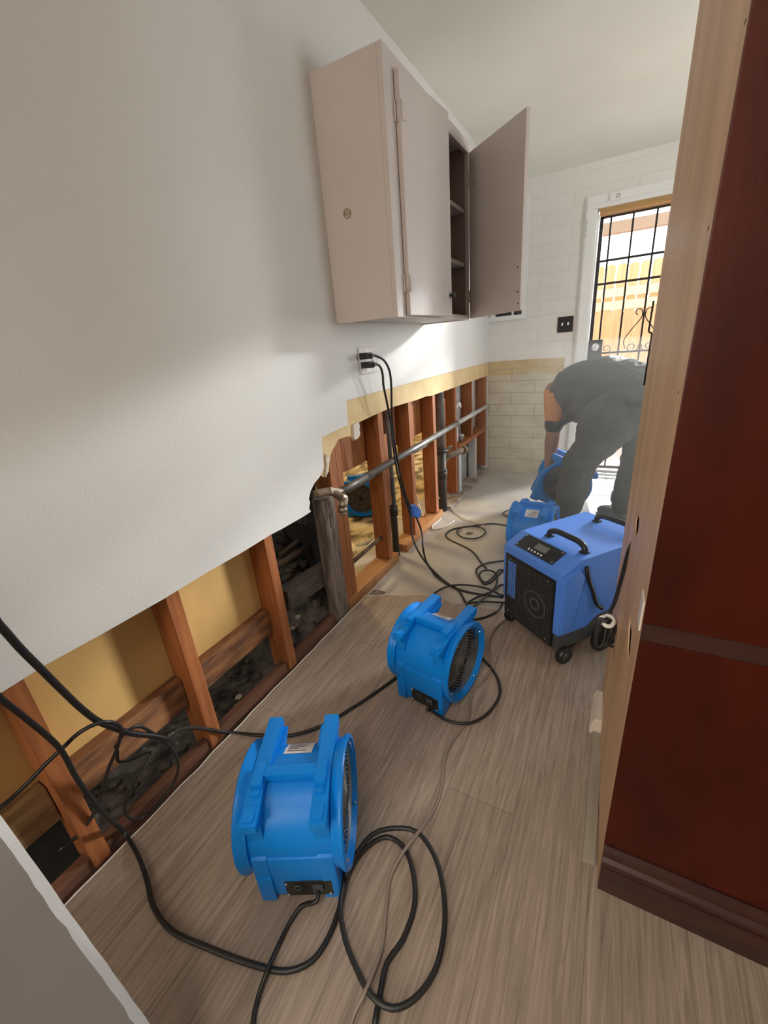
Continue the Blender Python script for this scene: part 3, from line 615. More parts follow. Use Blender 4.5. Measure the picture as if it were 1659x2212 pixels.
# face frame
ff0, ff1 = CX - 0.018, CX + 0.001
OZ0, OZ1 = 1.312, 2.028
for a, b_ in [((CY0, CZ0), (CY0 + 0.09, CZ1)), ((CY1 - 0.03, CZ0), (CY1, CZ1)), ((CY0 + 0.0901, OZ1), (CY1 - 0.0301, CZ1)), ((CY0 + 0.0901, CZ0), (CY1 - 0.0301, OZ0 - 0.005)), ((2.085, OZ0 - 0.0049), (2.115, OZ1 - 0.0001))]:
    box(bm, (ff0, a[0], a[1]), (ff1, b_[0], b_[1]))
obj('face_frame', bm, M['cab'], t)
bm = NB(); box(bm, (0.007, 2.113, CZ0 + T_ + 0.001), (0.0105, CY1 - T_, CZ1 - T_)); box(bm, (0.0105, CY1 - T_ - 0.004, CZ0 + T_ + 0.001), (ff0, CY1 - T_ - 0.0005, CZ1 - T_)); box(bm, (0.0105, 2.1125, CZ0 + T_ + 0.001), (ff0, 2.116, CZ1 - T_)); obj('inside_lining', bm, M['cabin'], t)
for zz in (1.545, 1.785):
    bm = NB(); box(bm, (0.011, 2.117, zz), (CX - 0.024, CY1 - T_ - 0.005, zz + 0.018)); sh = obj('shelf', bm, M['cabshelf'], t)
bm = NB(); box(bm, (0.02, 2.15, CZ0 + T_ + 0.001), (0.23, 2.40, CZ0 + T_ + 0.004)); obj('shelf_liner', bm, M['labelp'], t)
# door 1, slightly ajar, hinge at y=1.655
def hinged(name, y_h, w_, ang, sgn):
    bm_ = NB(); box(bm_, (0.0, 0.0 if sgn > 0 else -w_, 0.0), (0.019, w_ if sgn > 0 else 0.0, 0.741), bev=0.003)
    o_ = obj(name, bm_, M['cab'], t); o_.location = (CX + 0.002, y_h, 1.290); o_.rotation_euler = (0, 0, ang); return o_
w1_ = math.hypot(0.045, 2.036 - 1.655)
dr1 = hinged('door', 1.655, w1_, -math.atan2(0.036, 2.036 - 1.655), 1)
bm = NB(); lathe(bm, [(0.019, 0.006), (0.028, 0.006), (0.032, 0.015), (0.040, 0.015), (0.043, 0.010), (0.043, 0.0005)], axis=0, n=18, closed=False); bmesh.ops.translate(bm, vec=(0, w1_ - 0.014, 0.085), verts=bm.verts)
obj('knob', bm, M['black'], dr1)['label'] = 'black round knob'
hv = Vector((0.604 - CX, 2.205 - 2.478, 0)); ang2 = math.atan2(hv.x, -hv.y)
dr2 = hinged('door', 2.478, hv.length, ang2, -1)
for yy_, zz in ((-0.40, 0.18), (-0.405, 0.08), (-0.41, 0.03), (-0.05, 0.6)):
    bm = NB(); bmesh.ops.create_icosphere(bm, subdivisions=1, radius=0.004, matrix=Matrix.Translation((-0.0002, yy_, zz))); obj('screw_hole', bm, M['dark'], dr2)
for zz in (1.40, 1.92):
    bm = NB(); box(bm, (CX + 0.0015, 1.642, zz - 0.03), (CX + 0.006, 1.658, zz + 0.03), bev=0.002); cyl(bm, (CX + 0.012, 1.656, zz - 0.03), (CX + 0.012, 1.656, zz + 0.03), 0.006, n=10)
    for dz in (-0.022, 0.014): box(bm, (CX + 0.022, 1.66, zz + dz), (CX + 0.026, 1.69, zz + dz + 0.012), bev=0.002)
    box(bm, (CX + 0.0215, 1.658, zz - 0.028), (CX + 0.0255, 1.668, zz + 0.03), bev=0.002)
    obj('hinge', bm, M['cab'], t)
    bm = NB(); box(bm, (CX + 0.0005, CY1 - 0.026, zz - 0.03), (CX + 0.004, CY1 - 0.012, zz + 0.03)); cyl(bm, (CX + 0.008, 2.482, zz - 0.03), (CX + 0.008, 2.482, zz + 0.03), 0.005, n=10); obj('hinge', bm, M['cab'], t)
pc = wy(750, 461, CY0 - 0.001)
bm = NB(); lathe(bm, [(0, 0.002), (-0.001, 0.0165), (-0.0022, 0.017), (-0.0022, 0.0005)], axis=1, n=20, closed=False, center=(pc.x, CY0, pc.z)); o = obj('filled_hole', bm, M['filler'], t); o.scale = (1, 1, 1); o['label'] = 'round patch of filler'

# outlet with two plugs and their cords
OY0, OY1, OZa, OZb = 1.718, 1.845, 1.072, 1.190
oc = Vector((0, 1.805, 1.13))
t = thing('wall_outlet', 'square almond wall outlet plate with two black plugs', 'outlet', (0, 0, 0))
bm = NB(); box(bm, (0.0003, 1.722, 1.073), (0.007, 1.886, 1.189), bev=0.003); obj('cover_plate', bm, M['plasticw'], t)
bm = NB(); box(bm, (0.0068, 1.772, 1.085), (0.0085, 1.812, 1.178)); box(bm, (0.0068, 1.835, 1.10), (0.009, 1.868, 1.165), bev=0.003); obj('receptacle', bm, M['pvc'], t)
G1 = 'black extension cords hanging from the wall outlet'
pa, pb = wx(790, 769, 0.03), wx(795, 788, 0.03)
def fcord(pxs, z=0.005, zslab=None):
    return [fl(u, v, (ZS + 0.005 if fl(u, v).y > 1.66 else z)) for u, v in pxs]
for p_, hang, lab in ((pa, [(812, 769, .075), (829, 778, .085), (841, 800, .085), (845, 830, .075), (846, 880, .06), (849, 930, .05), (858, 990, .055), (868, 1040, .06), (884, 1092, .07), (898, 1115, .09), (911, 1150, .12), (914, 1185, .17)], 'upper cord plugged in the wall outlet, ending by the dehumidifier'),
                      (pb, [(812, 786, .07), (822, 793, .075), (827, 812, .075), (828, 830, .07), (836, 870, .055), (845, 920, .05), (853, 990, .055), (863, 1040, .06), (880, 1092, .07), (886, 1115, .08), (891, 1160, .11), (906, 1195, .16)], 'lower cord plugged in the wall outlet, ending by the blue fan')):
    t = thing('power_cord', lab, 'cord', p_, 0, G1); o0 = Vector(p_)
    bm = NB(); box(bm, (-0.020, -0.026, -0.014), (0.030, 0.012, 0.014), bev=0.006); box(bm, (0.028, -0.016, -0.008), (0.045, 0.006, 0.008), bev=0.003); obj('plug', bm, M['rubber'], t)
    pts = [o0 + Vector((0.04, -0.002, 0))] + [wx(u, v, x) for u, v, x in hang]
    if lab.startswith('upper'): pts += fcord([(922, 1215), (945, 1242), (975, 1265), (1000, 1276), (1040, 1284), (1088, 1290)])
    else: pts += fcord([(928, 1226), (942, 1245), (966, 1262), (990, 1275), (1002, 1295), (1010, 1312), (1000, 1325)])
    bm = NB(); tube(bm, [p - o0 for p in pts], 0.0055, n=8); obj('cable', bm, M['rubber'], t)
q = wx(890, 1104, 0.075)
bm = NB(); box(bm, (-0.004, -0.011, -0.022), (0.014, 0.012, 0.028), bev=0.003)
prism(bm, [(-0.02, 0.034), (0.012, 0.022), (0.050, -0.018), (0.046, -0.048), (0.018, -0.042), (-0.004, -0.012)], 0.012, 0.0145, 0)
bmesh.ops.scale(bm, vec=(1.5, 1.5, 1.3), verts=bm.verts); bmesh.ops.translate(bm, vec=q, verts=bm.verts); single('masking_tape', bm, M['tape'], 'blue masking tape wrapped around the two hanging cords', 'tape')

# switch plate
a, b_ = wy(1206, 685), wy(1240, 716)
t = thing('light_switch', 'black double switch plate left of the back door', 'switch', ((a.x + b_.x) / 2 - 0.006, D, (a.z + b_.z) / 2))
bm = NB(); box(bm, (-0.058, -0.008, -0.058), (0.058, -0.0002, 0.058), bev=0.003); obj('switch_plate', bm, M['iron'], t)
for dx in (-0.022, 0.022):
    bm = NB(); box(bm, (dx - 0.006, -0.02, -0.008), (dx + 0.006, -0.0075, 0.014), bev=0.002); obj('toggle', bm, M['pvc'], t)

# ================================================================== TALL MAHOGANY CABINET
RX, RY0, RY1 = 1.126, 0.701, 1.30
RXB = 1.1085                        # the side leans in a little towards its back edge
t = thing('tall_cabinet', 'tall dark mahogany cabinet with raw wood side on the right', 'cabinet', (0, 0, 0))
def side_x(y): return RX + (RXB - RX) * (y - RY0) / (RY1 - RY0)
def on_side(u, v):                  # meet the ray with the side plane
    d = ray(u, v); k = (RXB - RX) / (RY1 - RY0)
    tt = (RX - CAM[0] - k * (RY0 - CAM[1])) / (d[0] - k * d[1]); return CAM + d * tt
# side panel outline in (y,z) with two cracks cut through it
cu = bpy.data.curves.new('side', 'CURVE'); cu.dimensions = '2D'; cu.fill_mode = 'BOTH'; cu.extrude = 0.006
def spl(pts):
    s = cu.splines.new('POLY'); s.points.add(len(pts) - 1); s.use_cyclic_u = True
    for k, p in enumerate(pts): s.points[k].co = (p[0], p[1], 0, 1)
spl([(RY0 + 0.002, 0.0), (RY1, 0.0), (RY1, 2.44), (RY0 + 0.002, 2.44)])
cr1 = [(1377, 1108), (1381, 1120), (1379, 1142), (1374, 1162), (1371, 1150), (1373, 1125)]
cr2 = [(1361, 1322), (1364, 1365), (1361, 1405), (1354, 1442), (1355, 1400), (1358, 1355)]
for cr in (cr1, cr2):
    pp = [on_side(*c) for c in cr]; spl([(p[1], p[2]) for p in pp])
tmp = bpy.data.objects.new('side_tmp', cu); COL.objects.link(tmp)
dg = bpy.context.evaluated_depsgraph_get(); me = bpy.data.meshes.new_from_object(tmp.evaluated_get(dg)); bpy.data.objects.remove(tmp)
bm = NB(); bm.from_mesh(me); bpy.data.meshes.remove(me)
for v in bm.verts:
    yv, zv, ev = v.co.x, v.co.y, v.co.z; v.co = Vector((side_x(yv) + (0.003 if ev > 0 else 0.0), yv, zv))
bmesh.ops.recalc_face_normals(bm, faces=bm.faces)
sp_ = obj('side_panel', bm, M['raw'], t); sp_['label'] = 'raw unfinished wood side with cracks'
bm = NB()
prism(bm, [(RX + 0.0155, RY0 + 0.031), (2.35, RY0 + 0.031), (2.35, RY1), (RXB + 0.0145, RY1)], 0.0, 2.44, 2)
obj('carcass', bm, M['void'], t)  # dark colour makes the cracks in the side read as shaded
zr = wy(1392, 1348, RY0).z; zr0 = wy(1387, 1384, RY0).z
bm = NB(); box(bm, (RX, RY0, zr), (2.35, RY0 + 0.022, 2.44), bev=0.002); ud = obj('upper_door', bm, M['mahog'], t)
bm = NB(); box(bm, (RX, RY0, 0.14), (2.35, RY0 + 0.022, zr0), bev=0.003); obj('lower_door', bm, M['mahog'], t)
bm = NB(); box(bm, (RX + 0.0002, RY0 + 0.0012, zr0 + 0.0003), (2.35, RY0 + 0.030, zr - 0.0003)); obj('mid_rail', bm, M['mahogt'], t)
bm = NB(); prism(bm, [(RY0 + 0.02, 0.001), (RY0 - 0.014, 0.001), (RY0 - 0.014, 0.073), (RY0 - 0.0125, 0.078), (RY0 - 0.009, 0.079), (RY0 - 0.010, 0.083), (RY0 - 0.014, 0.088), (RY0 - 0.013, 0.098), (RY0 - 0.007, 0.106), (RY0 - 0.006, 0.112), (RY0 - 0.010, 0.118), (RY0 - 0.009, 0.128), (RY0 - 0.003, 0.140), (RY0 + 0.02, 0.142)], RX + 0.001, 2.36, 0)
obj('base_molding', bm, M['mahogt'], t)
for u, v in ((1615, 35), (1533, 490), (1467, 850), (1493, 158)):
    bm = NB(); p = on_side(u, v); bmesh.ops.create_icosphere(bm, subdivisions=2, radius=0.006, matrix=Matrix.Translation((p[0] + 0.001, p[1] + 0.01, p[2])) @ Matrix.Diagonal((0.25, 1.6, 1, 1)))
    obj('nail_hole', bm, M['void'], t)
# pale repair strip on the front edge near the mid rail
p0, p1 = on_side(1372, 1300), on_side(1384, 1372)
bm = NB(); box(bm, (RX - 0.003, RY0 + 0.012, zr0 + 0.01), (RX + 0.001, RY0 + 0.055, zr + 0.035), bev=0.001); obj('repair_strip', bm, M['labelp'], t)['label'] = 'pale strip on the raw side'
# torn plaster bits at the foot of the raw side
for (u0, v0, hw, hh, lab) in ((1292, 1562, 0.07, 0.085, 'ragged white plaster scrap on the raw cabinet side'), (1287, 1700, 0.02, 0.025, 'small white plaster scrap low on the raw cabinet side')):
    c = wy(u0, v0, 1.18); bm = NB(); pts = []
    for k in range(12):
        an = 2 * PI * k / 12; rr = random.uniform(.7, 1.15); pts.append((hw * 0.35 * rr * math.cos(an), hh * rr * math.sin(an)))
    prism(bm, pts, -0.06, 0.07, 1, bev=0.004)
    for v in bm.verts: v.co += Vector((random.uniform(-1, 1), random.uniform(-1, 1), random.uniform(-1, 1))) * 0.003
    bmesh.ops.translate(bm, vec=c, verts=bm.verts); single('plaster_scrap', bm, M['torn'], lab, 'plaster', 'plaster scraps on the raw cabinet side')
bm = NB(); box(bm, (1.092, 0.73, 0.0), (1.1195, 1.29, 0.010), bev=0.002); single('floor_strip', bm, M['stripm'], 'narrow grey strip on the floor along the raw cabinet side', 'strip')
# black edge strip on the back edge of the raw side
bm = NB(); a = wy(1412, 650, RY1 + 0.012); b_ = wy(1401, 716, RY1 + 0.012); c_ = wy(1410, 722, RY1 + 0.012); d_ = wy(1394, 832, RY1 + 0.012)
tube(bm, [a, b_], 0.0022, n=6, smooth=False); tube(bm, [b_, c_], 0.0022, n=6, smooth=False); tube(bm, [c_, d_], (0.004, 0.0055), n=6, smooth=False)
obj('edge_strip', bm, M['iron'], t)['label'] = 'thin black strip on the far edge'
# cord hanging from the upper crack, with its coil
def sp2(u, v, off=0):
    p = Vector(on_side(u, v)); return p
t = thing('hanging_cord', 'black cord with bundled coil hanging from the raw cabinet side', 'cord', (0, 0, 0))
k0 = wy(1373, 1150, 1.06)
pts = [wy(1380, 1160, 1.09), wy(1371, 1166, 1.08), wy(1360, 1185, 1.08), wy(1350, 1220, 1.09), wy(1338, 1265, 1.10), wy(1328, 1300, 1.10), wy(1318, 1322, 1.10)]
bm = NB(); tube(bm, pts, 0.005, n=8); obj('cable', bm, M['rubber'], t)
c0 = wy(1312, 1352, 1.10)
bm = NB()
for k in range(5):
    rx, rz = 0.011 + 0.0025 * k, 0.040 + 0.005 * (k % 3)
    tube(bm, [c0 + Vector((rx * math.cos(a_) + 0.007 * (k - 2), 0.012 * math.sin(a_ + k) + 0.009 * (k - 2), rz * math.sin(a_) - 0.006 * k - 0.014)) for a_ in [j * PI / 6 for j in range(12)]], 0.0042, n=7, closed=True)
obj('coil', bm, M['rubber'], t)
bm = NB(); tube(bm, [c0 + Vector((0.013 * math.cos(a_), 0.016 * math.sin(a_), 0.016 + 0.006 * math.sin(a_))) for a_ in [j * PI / 5 for j in range(10)]], 0.006, n=7, closed=True)
tube(bm, [c0 + Vector((-0.004, 0, 0.018)), c0 + Vector((-0.014, -0.004, 0.030)), c0 + Vector((-0.02, 0, 0.018)), c0 + Vector((-0.018, 0.004, 0.0))], 0.004, n=6); obj('glare_knot', bm, M['pvc'], t)['label'] = 'white knot on the coil, sun glare put into its colour'  # white colour stands in for sun glare on the black coil

# ================================================================== AIR MOVERS
def make_fan(label, loc, rotz):
    t = thing('air_mover', label, 'air mover', loc, rotz, 'blue air movers')
    zc = 0.155; H = 0.287
    bm = NB(); lathe(bm, [(-0.10, 0.122), (0.10, 0.122), (0.10, 0.108), (-0.10, 0.108)], axis=0, n=56, center=(0, 0, zc)); obj('drum', bm, M['blue'], t, 40)
    # square shoulders (one each side)
    prof = [(-0.126, 0.0), (-0.085, 0.0), (-0.08, 0.012), (0.08, 0.012), (0.085, 0.0), (0.126, 0.0), (0.128, 0.08), (0.120, 0.15), (0.108, 0.215), (0.098, 0.252), (0.134, 0.262), (0.134, H), (-0.055, H), (-0.092, 0.277), (-0.133, 0.272), (-0.133, 0.250), (-0.114, 0.244), (-0.116, 0.158), (-0.128, 0.150)]
    for s in (-1, 1):
        bm = NB()
        a0, a1 = (0.056, 0.093) if s > 0 else (-0.093, -0.056)
        prism(bm, prof, a0, a1, 0, bev=0.0035); obj('shoulder', bm, M['blue'], t, 35)
        # gusset under each rear foot and recess plate on front foot
        bm = NB(); prism(bm, [(0.07, 0.235), (0.125, 0.262), (0.06, 0.262)], (a0 if s > 0 else a1), (a0 - 0.012 if s > 0 else a1 + 0.012), 0); obj('gusset', bm, M['blue'], t)
        bm = NB(); box(bm, ((a0 + a1) / 2 - 0.011, -0.127, 0.268), ((a0 + a1) / 2 + 0.011, -0.094, 0.2788), bev=0.001); obj('foot_pad', bm, M['blue'], t)
        # rims
        bm = NB()
        pr = [(0.094, 0.118), (0.094, 0.131), (0.104, 0.134), (0.112, 0.140), (0.119, 0.140), (0.122, 0.137), (0.122, 0.130), (0.117, 0.127), (0.117, 0.121), (0.108, 0.116), (0.102, 0.112)]
        lathe(bm, [(a * s, r) for a, r in pr], axis=0, n=64, center=(0, 0, zc)); obj('rim', bm, M['blue'], t, 40)
        # grille of wire rings
        bm = NB()
        for k in range(11):
            rr = 0.112 - k * 0.0095
            tube(bm, [((0.108 + 0.006 * (1 - (rr / 0.112) ** 2)) * s, rr * math.cos(q_), zc + rr * math.sin(q_)) for q_ in [j * PI / 10 for j in range(20)]], 0.0013, n=5, closed=True, step=0.012)
        for k in range(6):
            q_ = k * PI / 3 + 0.3
            tube(bm, [(0.107 * s, 0.115 * math.cos(q_), zc + 0.115 * math.sin(q_)), (0.112 * s, 0.045 * math.cos(q_), zc + 0.045 * math.sin(q_))], 0.0014, n=5, smooth=False)
        obj('grille', bm, M['wire'], t)
        bm = NB()
        for k in range(4):
            q_ = k * PI / 2 + 0.5
            bmesh.ops.create_uvsphere(bm, u_segments=8, v_segments=6, radius=0.0038, matrix=Matrix.Translation((0.117 * s, 0.119 * math.cos(q_), zc + 0.119 * math.sin(q_))))
        obj('grille_screw', bm, M['steel'], t)
    # centre block and base housing with the control recess
    bm = NB(); prism(bm, [(-0.124, 0.014), (0.122, 0.014), (0.124, 0.10), (0.112, 0.15), (-0.106, 0.152), (-0.126, 0.146)], -0.094, 0.094, 0, bev=0.004)
    box(bm, (-0.09, -0.130, 0.004), (-0.056, -0.10, 0.085), bev=0.003); obj('base', bm, M['blue'], t, 35)
    bm = NB(); box(bm, (-0.093, 0.03, 0.268), (0.093, 0.10, 0.280)); bm.free()
    # handle bar across the top with two lugs
    bm = NB(); box(bm, (-0.062, -0.040, 0.276), (0.062, -0.012, 0.298), bev=0.006); obj('handle', bm, M['blue'], t, 40)
    for s in (-1, 1):
        bm = NB(); box(bm, (s * 0.072 - 0.013, -0.062, 0.272), (s * 0.072 + 0.013, -0.006, 0.300), bev=0.006); box(bm, (s * 0.072 - 0.011, -0.078, 0.262), (s * 0.072 + 0.011, -0.056, 0.290), bev=0.005); obj('handle_lug', bm, M['blue'], t, 40)
    # control panel
    bm = NB(); box(bm, (-0.030, -0.1275, 0.016), (0.078, -0.1225, 0.066), bev=0.002); cp = obj('control_panel', bm, M['black'], t)
    bm = NB(); box(bm, (0.034, -0.133, 0.034), (0.058, -0.127, 0.056), bev=0.002); obj('switch', bm, M['char'], cp)
    bm = NB(); lathe(bm, [(-0.1275, 0.0095), (-0.129, 0.0095), (-0.129, 0.0055), (-0.1275, 0.0055)], axis=1, n=18, center=(0.0, 0, 0.046)); obj('socket', bm, M['char'], cp)
    for x, z in ((-0.026, 0.021), (0.072, 0.021), (-0.026, 0.061)):
        bm = NB(); bmesh.ops.create_uvsphere(bm, u_segments=8, v_segments=6, radius=0.003, matrix=Matrix.Translation((x, -0.1278, z))); obj('screw', bm, M['steel'], cp)
    # motor, blades
    bm = NB(); lathe(bm, [(-0.07, 0.0), (-0.07, 0.042), (0.07, 0.042), (0.076, 0.034), (0.076, 0.0)][1:-1], axis=0, n=28, closed=False, center=(0, 0, zc)); obj('motor', bm, M['char'], t, 40)
    bm = NB()
    for k in range(7):
        q_ = k * 2 * PI / 7; mx = Matrix.Translation((0.03, 0, zc)) @ Matrix.Rotation(q_, 4, 'X')
        vs_ = [bm.verts.new(mx @ Vector(c)) for c in ((-0.02, -0.02, 0.04), (0.02, 0.02, 0.04), (0.028, 0.03, 0.105), (-0.03, -0.03, 0.105))]; bm.faces.new(vs_)
    r_ = bmesh.ops.solidify(bm, geom=bm.faces[:], thickness=0.002); obj('fan_blade', bm, M['black'], t)
    bm = NB(); lathe(bm, [(-0.088, 0.1076), (0.088, 0.1076), (0.088, 0.1055), (0.0, 0.1055), (0.0, 0.02), (-0.004, 0.02), (-0.004, 0.1055), (-0.088, 0.1055)], axis=0, n=40, center=(0, 0, zc))
    for s in (-1, 1): lathe(bm, [(0.0985 * s, 0.1125), (0.0975 * s, 0.085), (0.0965 * s, 0.070), (0.098 * s, 0.062), (0.1005 * s, 0.050), (0.1005 * s, 0.003), (0.085 * s, 0.003), (0.085 * s, 0.1125)], axis=0, n=40, closed=True, center=(0, 0, zc))  # black discs behind the grilles give the drum's inner shade
    obj('dark_inner_duct', bm, M['black'], t)
    # top label
    bm = NB(); NQ = 8
    A_ = []
    for k in range(NQ + 1):
        q_ = math.radians(48 + 26 * k / NQ); rr = 0.1228
        A_.append((bm.verts.new((-0.035, rr * math.cos(q_), zc + rr * math.sin(q_))), bm.verts.new((0.035, rr * math.cos(q_), zc + rr * math.sin(q_)))))
    for k in range(NQ): bm.faces.new((A_[k][0], A_[k][1], A_[k + 1][1], A_[k + 1][0]))
    lb = obj('label', bm, M['labelp'], t)
    bm = NB()
    for k, (q0, q1, x0, x1) in enumerate(((68, 70, -0.028, 0.02), (64, 66, -0.028, 0.0), (60, 62, -0.028, 0.012), (56, 57.5, -0.028, 0.016), (52, 53.5, -0.028, 0.02))):
        rr = 0.1231; a_, b2 = math.radians(q0), math.radians(q1)
        bm.faces.new([bm.verts.new((x_, rr * math.cos(q_), zc + rr * math.sin(q_))) for x_, q_ in ((x0, a_), (x1, a_), (x1, b2), (x0, b2))])
    obj('print', bm, M['ink'], lb)
    return t
fan1 = make_fan('blue air mover nearest the camera on the laminate floor', (0.465, 0.487, 0.0), 0.48)
fan2 = dup(fan1, (0.572, 1.128, 0.0), (0, 0, -0.17), 'second blue air mover, dark grille facing right, in front of the dehumidifier')
fan3 = dup(fan1, (0.695, 2.36, ZS), (0, 0, PI - 0.05), 'blue air mover with white label standing behind the dehumidifier')
fan4 = dup(fan1, (0.70, 3.05, ZS + 0.062), (0.42, 0, PI / 2 + 0.15), 'large blue air mover gripped by the bending man', 1.22)
fan5 = dup(fan1, (-0.62, 2.62, -0.03), (0, 0, 1.9), 'blue air mover seen through the studs in the room behind')

# ================================================================== DEHUMIDIFIER
AD = math.radians(-38.0)
t = thing('dehumidifier', 'large blue wheeled dehumidifier with black front grille and handles', 'dehumidifier', (0.702, 1.588, 0), AD)
W_, DP, H0, H1, H2 = 0.315, 0.47, 0.125, 0.385, 0.425
bm = NB()
prof = [(0.0, H0), (0.0, H1), (0.012, H1 + 0.006), (0.080, H2 - 0.002), (0.088, H2), (DP - 0.02, H2), (DP, H2 - 0.02), (DP, H0 + 0.01), (DP * 0.72, H0 + 0.01), (DP * 0.62, H0 + 0.03), (DP * 0.42, H0 + 0.03), (DP * 0.30, H0 - 0.005)]
prism(bm, prof, 0.0, W_, 0, bev=0.008); body = obj('housing', bm, M['dehub'], t, 40)
# flared right and left front corner grips
for s, x0 in ((-1, 0.002), (1, W_ - 0.002)):
    bm = NB(); prism(bm, [(0.004, H0 + 0.02), (0.004, H1 - 0.01), (0.07, H2 - 0.03), (0.10, H1 - 0.03), (0.06, H0 + 0.02)], x0 - 0.010, x0 + 0.010, 0, bev=0.005); obj('side_grip', bm, M['dehub'], t, 40)
bm = NB(); box(bm, (0.004, 0.006, 0.055), (W_ - 0.004, DP - 0.005, H0 + 0.035), bev=0.012); obj('chassis', bm, M['char'], t, 40)
bm = NB(); box(bm, (0.014, -0.004, 0.062), (W_ - 0.030, 0.004, 0.352), bev=0.002); gp = obj('front_panel', bm, M['black'], t)
bm = NB()
for k in range(22): x = 0.022 + k * 0.0118; box(bm, (x, -0.0062, 0.072), (x + 0.0016, -0.004, 0.340))
for k in range(24): z = 0.074 + k * 0.0114; box(bm, (0.020, -0.0058, z), (W_ - 0.036, -0.0042, z + 0.0016))
obj('mesh', bm, M['char'], gp)
bm = NB(); lathe(bm, [(-0.0035, 0.058), (-0.0066, 0.058), (-0.0066, 0.050), (-0.0035, 0.050)], axis=1, n=36, center=(0.19, 0, 0.20)); lathe(bm, [(-0.0035, 0.028), (-0.0072, 0.028), (-0.0072, 0.018), (-0.0035, 0.018)], axis=1, n=30, center=(0.19, 0, 0.20)); obj('fan_guard', bm, M['char'], gp)
bm = NB()
for x, z in ((0.045, 0.335), (W_ - 0.065, 0.335), (0.04, 0.085), (W_ - 0.06, 0.08)): bmesh.ops.create_uvsphere(bm, u_segments=8, v_segments=6, radius=0.0035, matrix=Matrix.Translation((x, -0.005, z)))
obj('panel_screw', bm, M['steel'], gp)
bm = NB(); box(bm, (0.030, -0.0052, 0.16), (0.078, -0.0044, 0.325)); obj('filter_window', bm, M['dehub'], gp)['label'] = 'dark blue strip behind the grille'
# sloping control panel
sl_ = math.atan2(H2 - 0.002 - (H1 + 0.006), 0.080 - 0.012)
mx = Matrix.Translation((0.045, 0.015, H1 + 0.0085)) @ Matrix.Rotation(sl_, 4, 'X')
bm = NB(); box(bm, (0.0, 0.0, 0.0), (0.20, 0.072, 0.003), mx=mx, bev=0.001); cp = obj('control_panel', bm, M['black'], t)
bm = NB(); box(bm, (0.080, 0.026, 0.003), (0.140, 0.056, 0.0042), mx=mx); obj('display', bm, M['lcd'], cp)
for k in range(5):
    bm = NB(); lathe(bm, [(0.003, 0.0045), (0.0052, 0.004), (0.0052, 0.0005)], axis=2, n=12, closed=False); bmesh.ops.transform(bm, matrix=mx @ Matrix.Translation((0.068 + k * 0.0165, 0.012, 0)), verts=bm.verts); obj('button', bm, M['pvc'], cp)
bm = NB()
for x, y in ((0.008, 0.008), (0.192, 0.008), (0.008, 0.064), (0.192, 0.064)): bmesh.ops.create_uvsphere(bm, u_segments=8, v_segments=6, radius=0.003, matrix=mx @ Matrix.Translation((x, y, 0.003)))
obj('panel_screw', bm, M['steel'], cp)
for y in (0.135, 0.395):
    bm = NB(); tube(bm, [(0.105, y, H2 - 0.004), (0.107, y, H2 + 0.018), (0.128, y + 0.003, H2 + 0.030), (0.195, y + 0.004, H2 + 0.033), (0.255, y + 0.003, H2 + 0.030), (0.276, y, H2 + 0.018), (0.278, y, H2 - 0.004)], 0.0115, n=12)
    box(bm, (0.092, y - 0.014, H2 - 0.002), (0.12, y + 0.014, H2 + 0.006), bev=0.003); box(bm, (0.263, y - 0.014, H2 - 0.002), (0.291, y + 0.014, H2 + 0.006), bev=0.003); obj('carry_handle', bm, M['black'], t, 50)
for x, y, r in ((0.012, 0.035, 0.030), (W_ + 0.004, 0.03, 0.034), (0.012, DP - 0.06, 0.05), (W_ + 0.020, 0.21, 0.052)):
    bm = NB(); lathe(bm, [(x - 0.013, r * 0.55), (x - 0.013, r * 0.9), (x - 0.008, r), (x + 0.008, r), (x + 0.013, r * 0.9), (x + 0.013, r * 0.55)], axis=0, n=28, center=(0, y, r)); wq = obj('wheel', bm, M['black'], t, 50)
    bm = NB(); lathe(bm, [(x - 0.0135, 0.004), (x - 0.0135, r * 0.5), (x + 0.0135, r * 0.5), (x + 0.0135, 0.004)], axis=0, n=20, closed=False, center=(0, y, r)); obj('wheel_hub', bm, M['char'], wq)
bm = NB(); tube(bm, [(W_ + 0.006, 0.10, H2 - 0.03), (W_ + 0.008, 0.12, 0.33), (W_ + 0.008, 0.145, 0.28), (W_ + 0.010, 0.17, 0.22), (W_ + 0.012, 0.20, 0.19)], 0.008, n=8); obj('cord_strap', bm, M['black'], t)

# ================================================================== CORDS ON THE FLOOR
def cord(name, pts, r, mt, label, group=None, n=8):
    b_ = NB(); tube(b_, pts, r, n=n); return single(name, b_, mt, label, 'cord', group)
R0 = 0.0058
cord('power_cord', [Vector((0.06, -0.75, 0.62)), Vector((0.15, -0.3, 0.60)), wx(-120, 1405, 0.17), wx(0, 1508, 0.13), wx(60, 1555, 0.10), wx(130, 1618, 0.08), wx(165, 1680, 0.07), wx(215, 1748, 0.06)] + [fl(u, v, 0.0065) for u, v in
     ((268, 1800), (300, 1852), (318, 1905), (330, 1955), (368, 2008), (450, 2048), (550, 2085), (620, 2098), (675, 2075), (712, 2020), (738, 1945), (752, 1893), (775, 1850), (800, 1824), (835, 1808), (870, 1828), (890, 1875), (896, 1950), (870, 2030), (836, 2080), (822, 2140), (808, 2225))],
     R0, M['rubber'], 'thick black cord from the left edge, curling past the nearest fan to the bottom')
cord('power_cord', [fl(u, v, 0.019) for u, v in ((745, 1895), (770, 1845), (805, 1802), (852, 1789), (900, 1797), (938, 1848), (957, 1918), (960, 2005), (938, 2100), (890, 2162), (846, 2178), (802, 2150), (770, 2092), (746, 2030), (735, 1965), (741, 1905))],
     R0, M['rubber'], 'loop of black cord on the floor right of the nearest fan')
f1 = fan1.matrix_basis if False else None
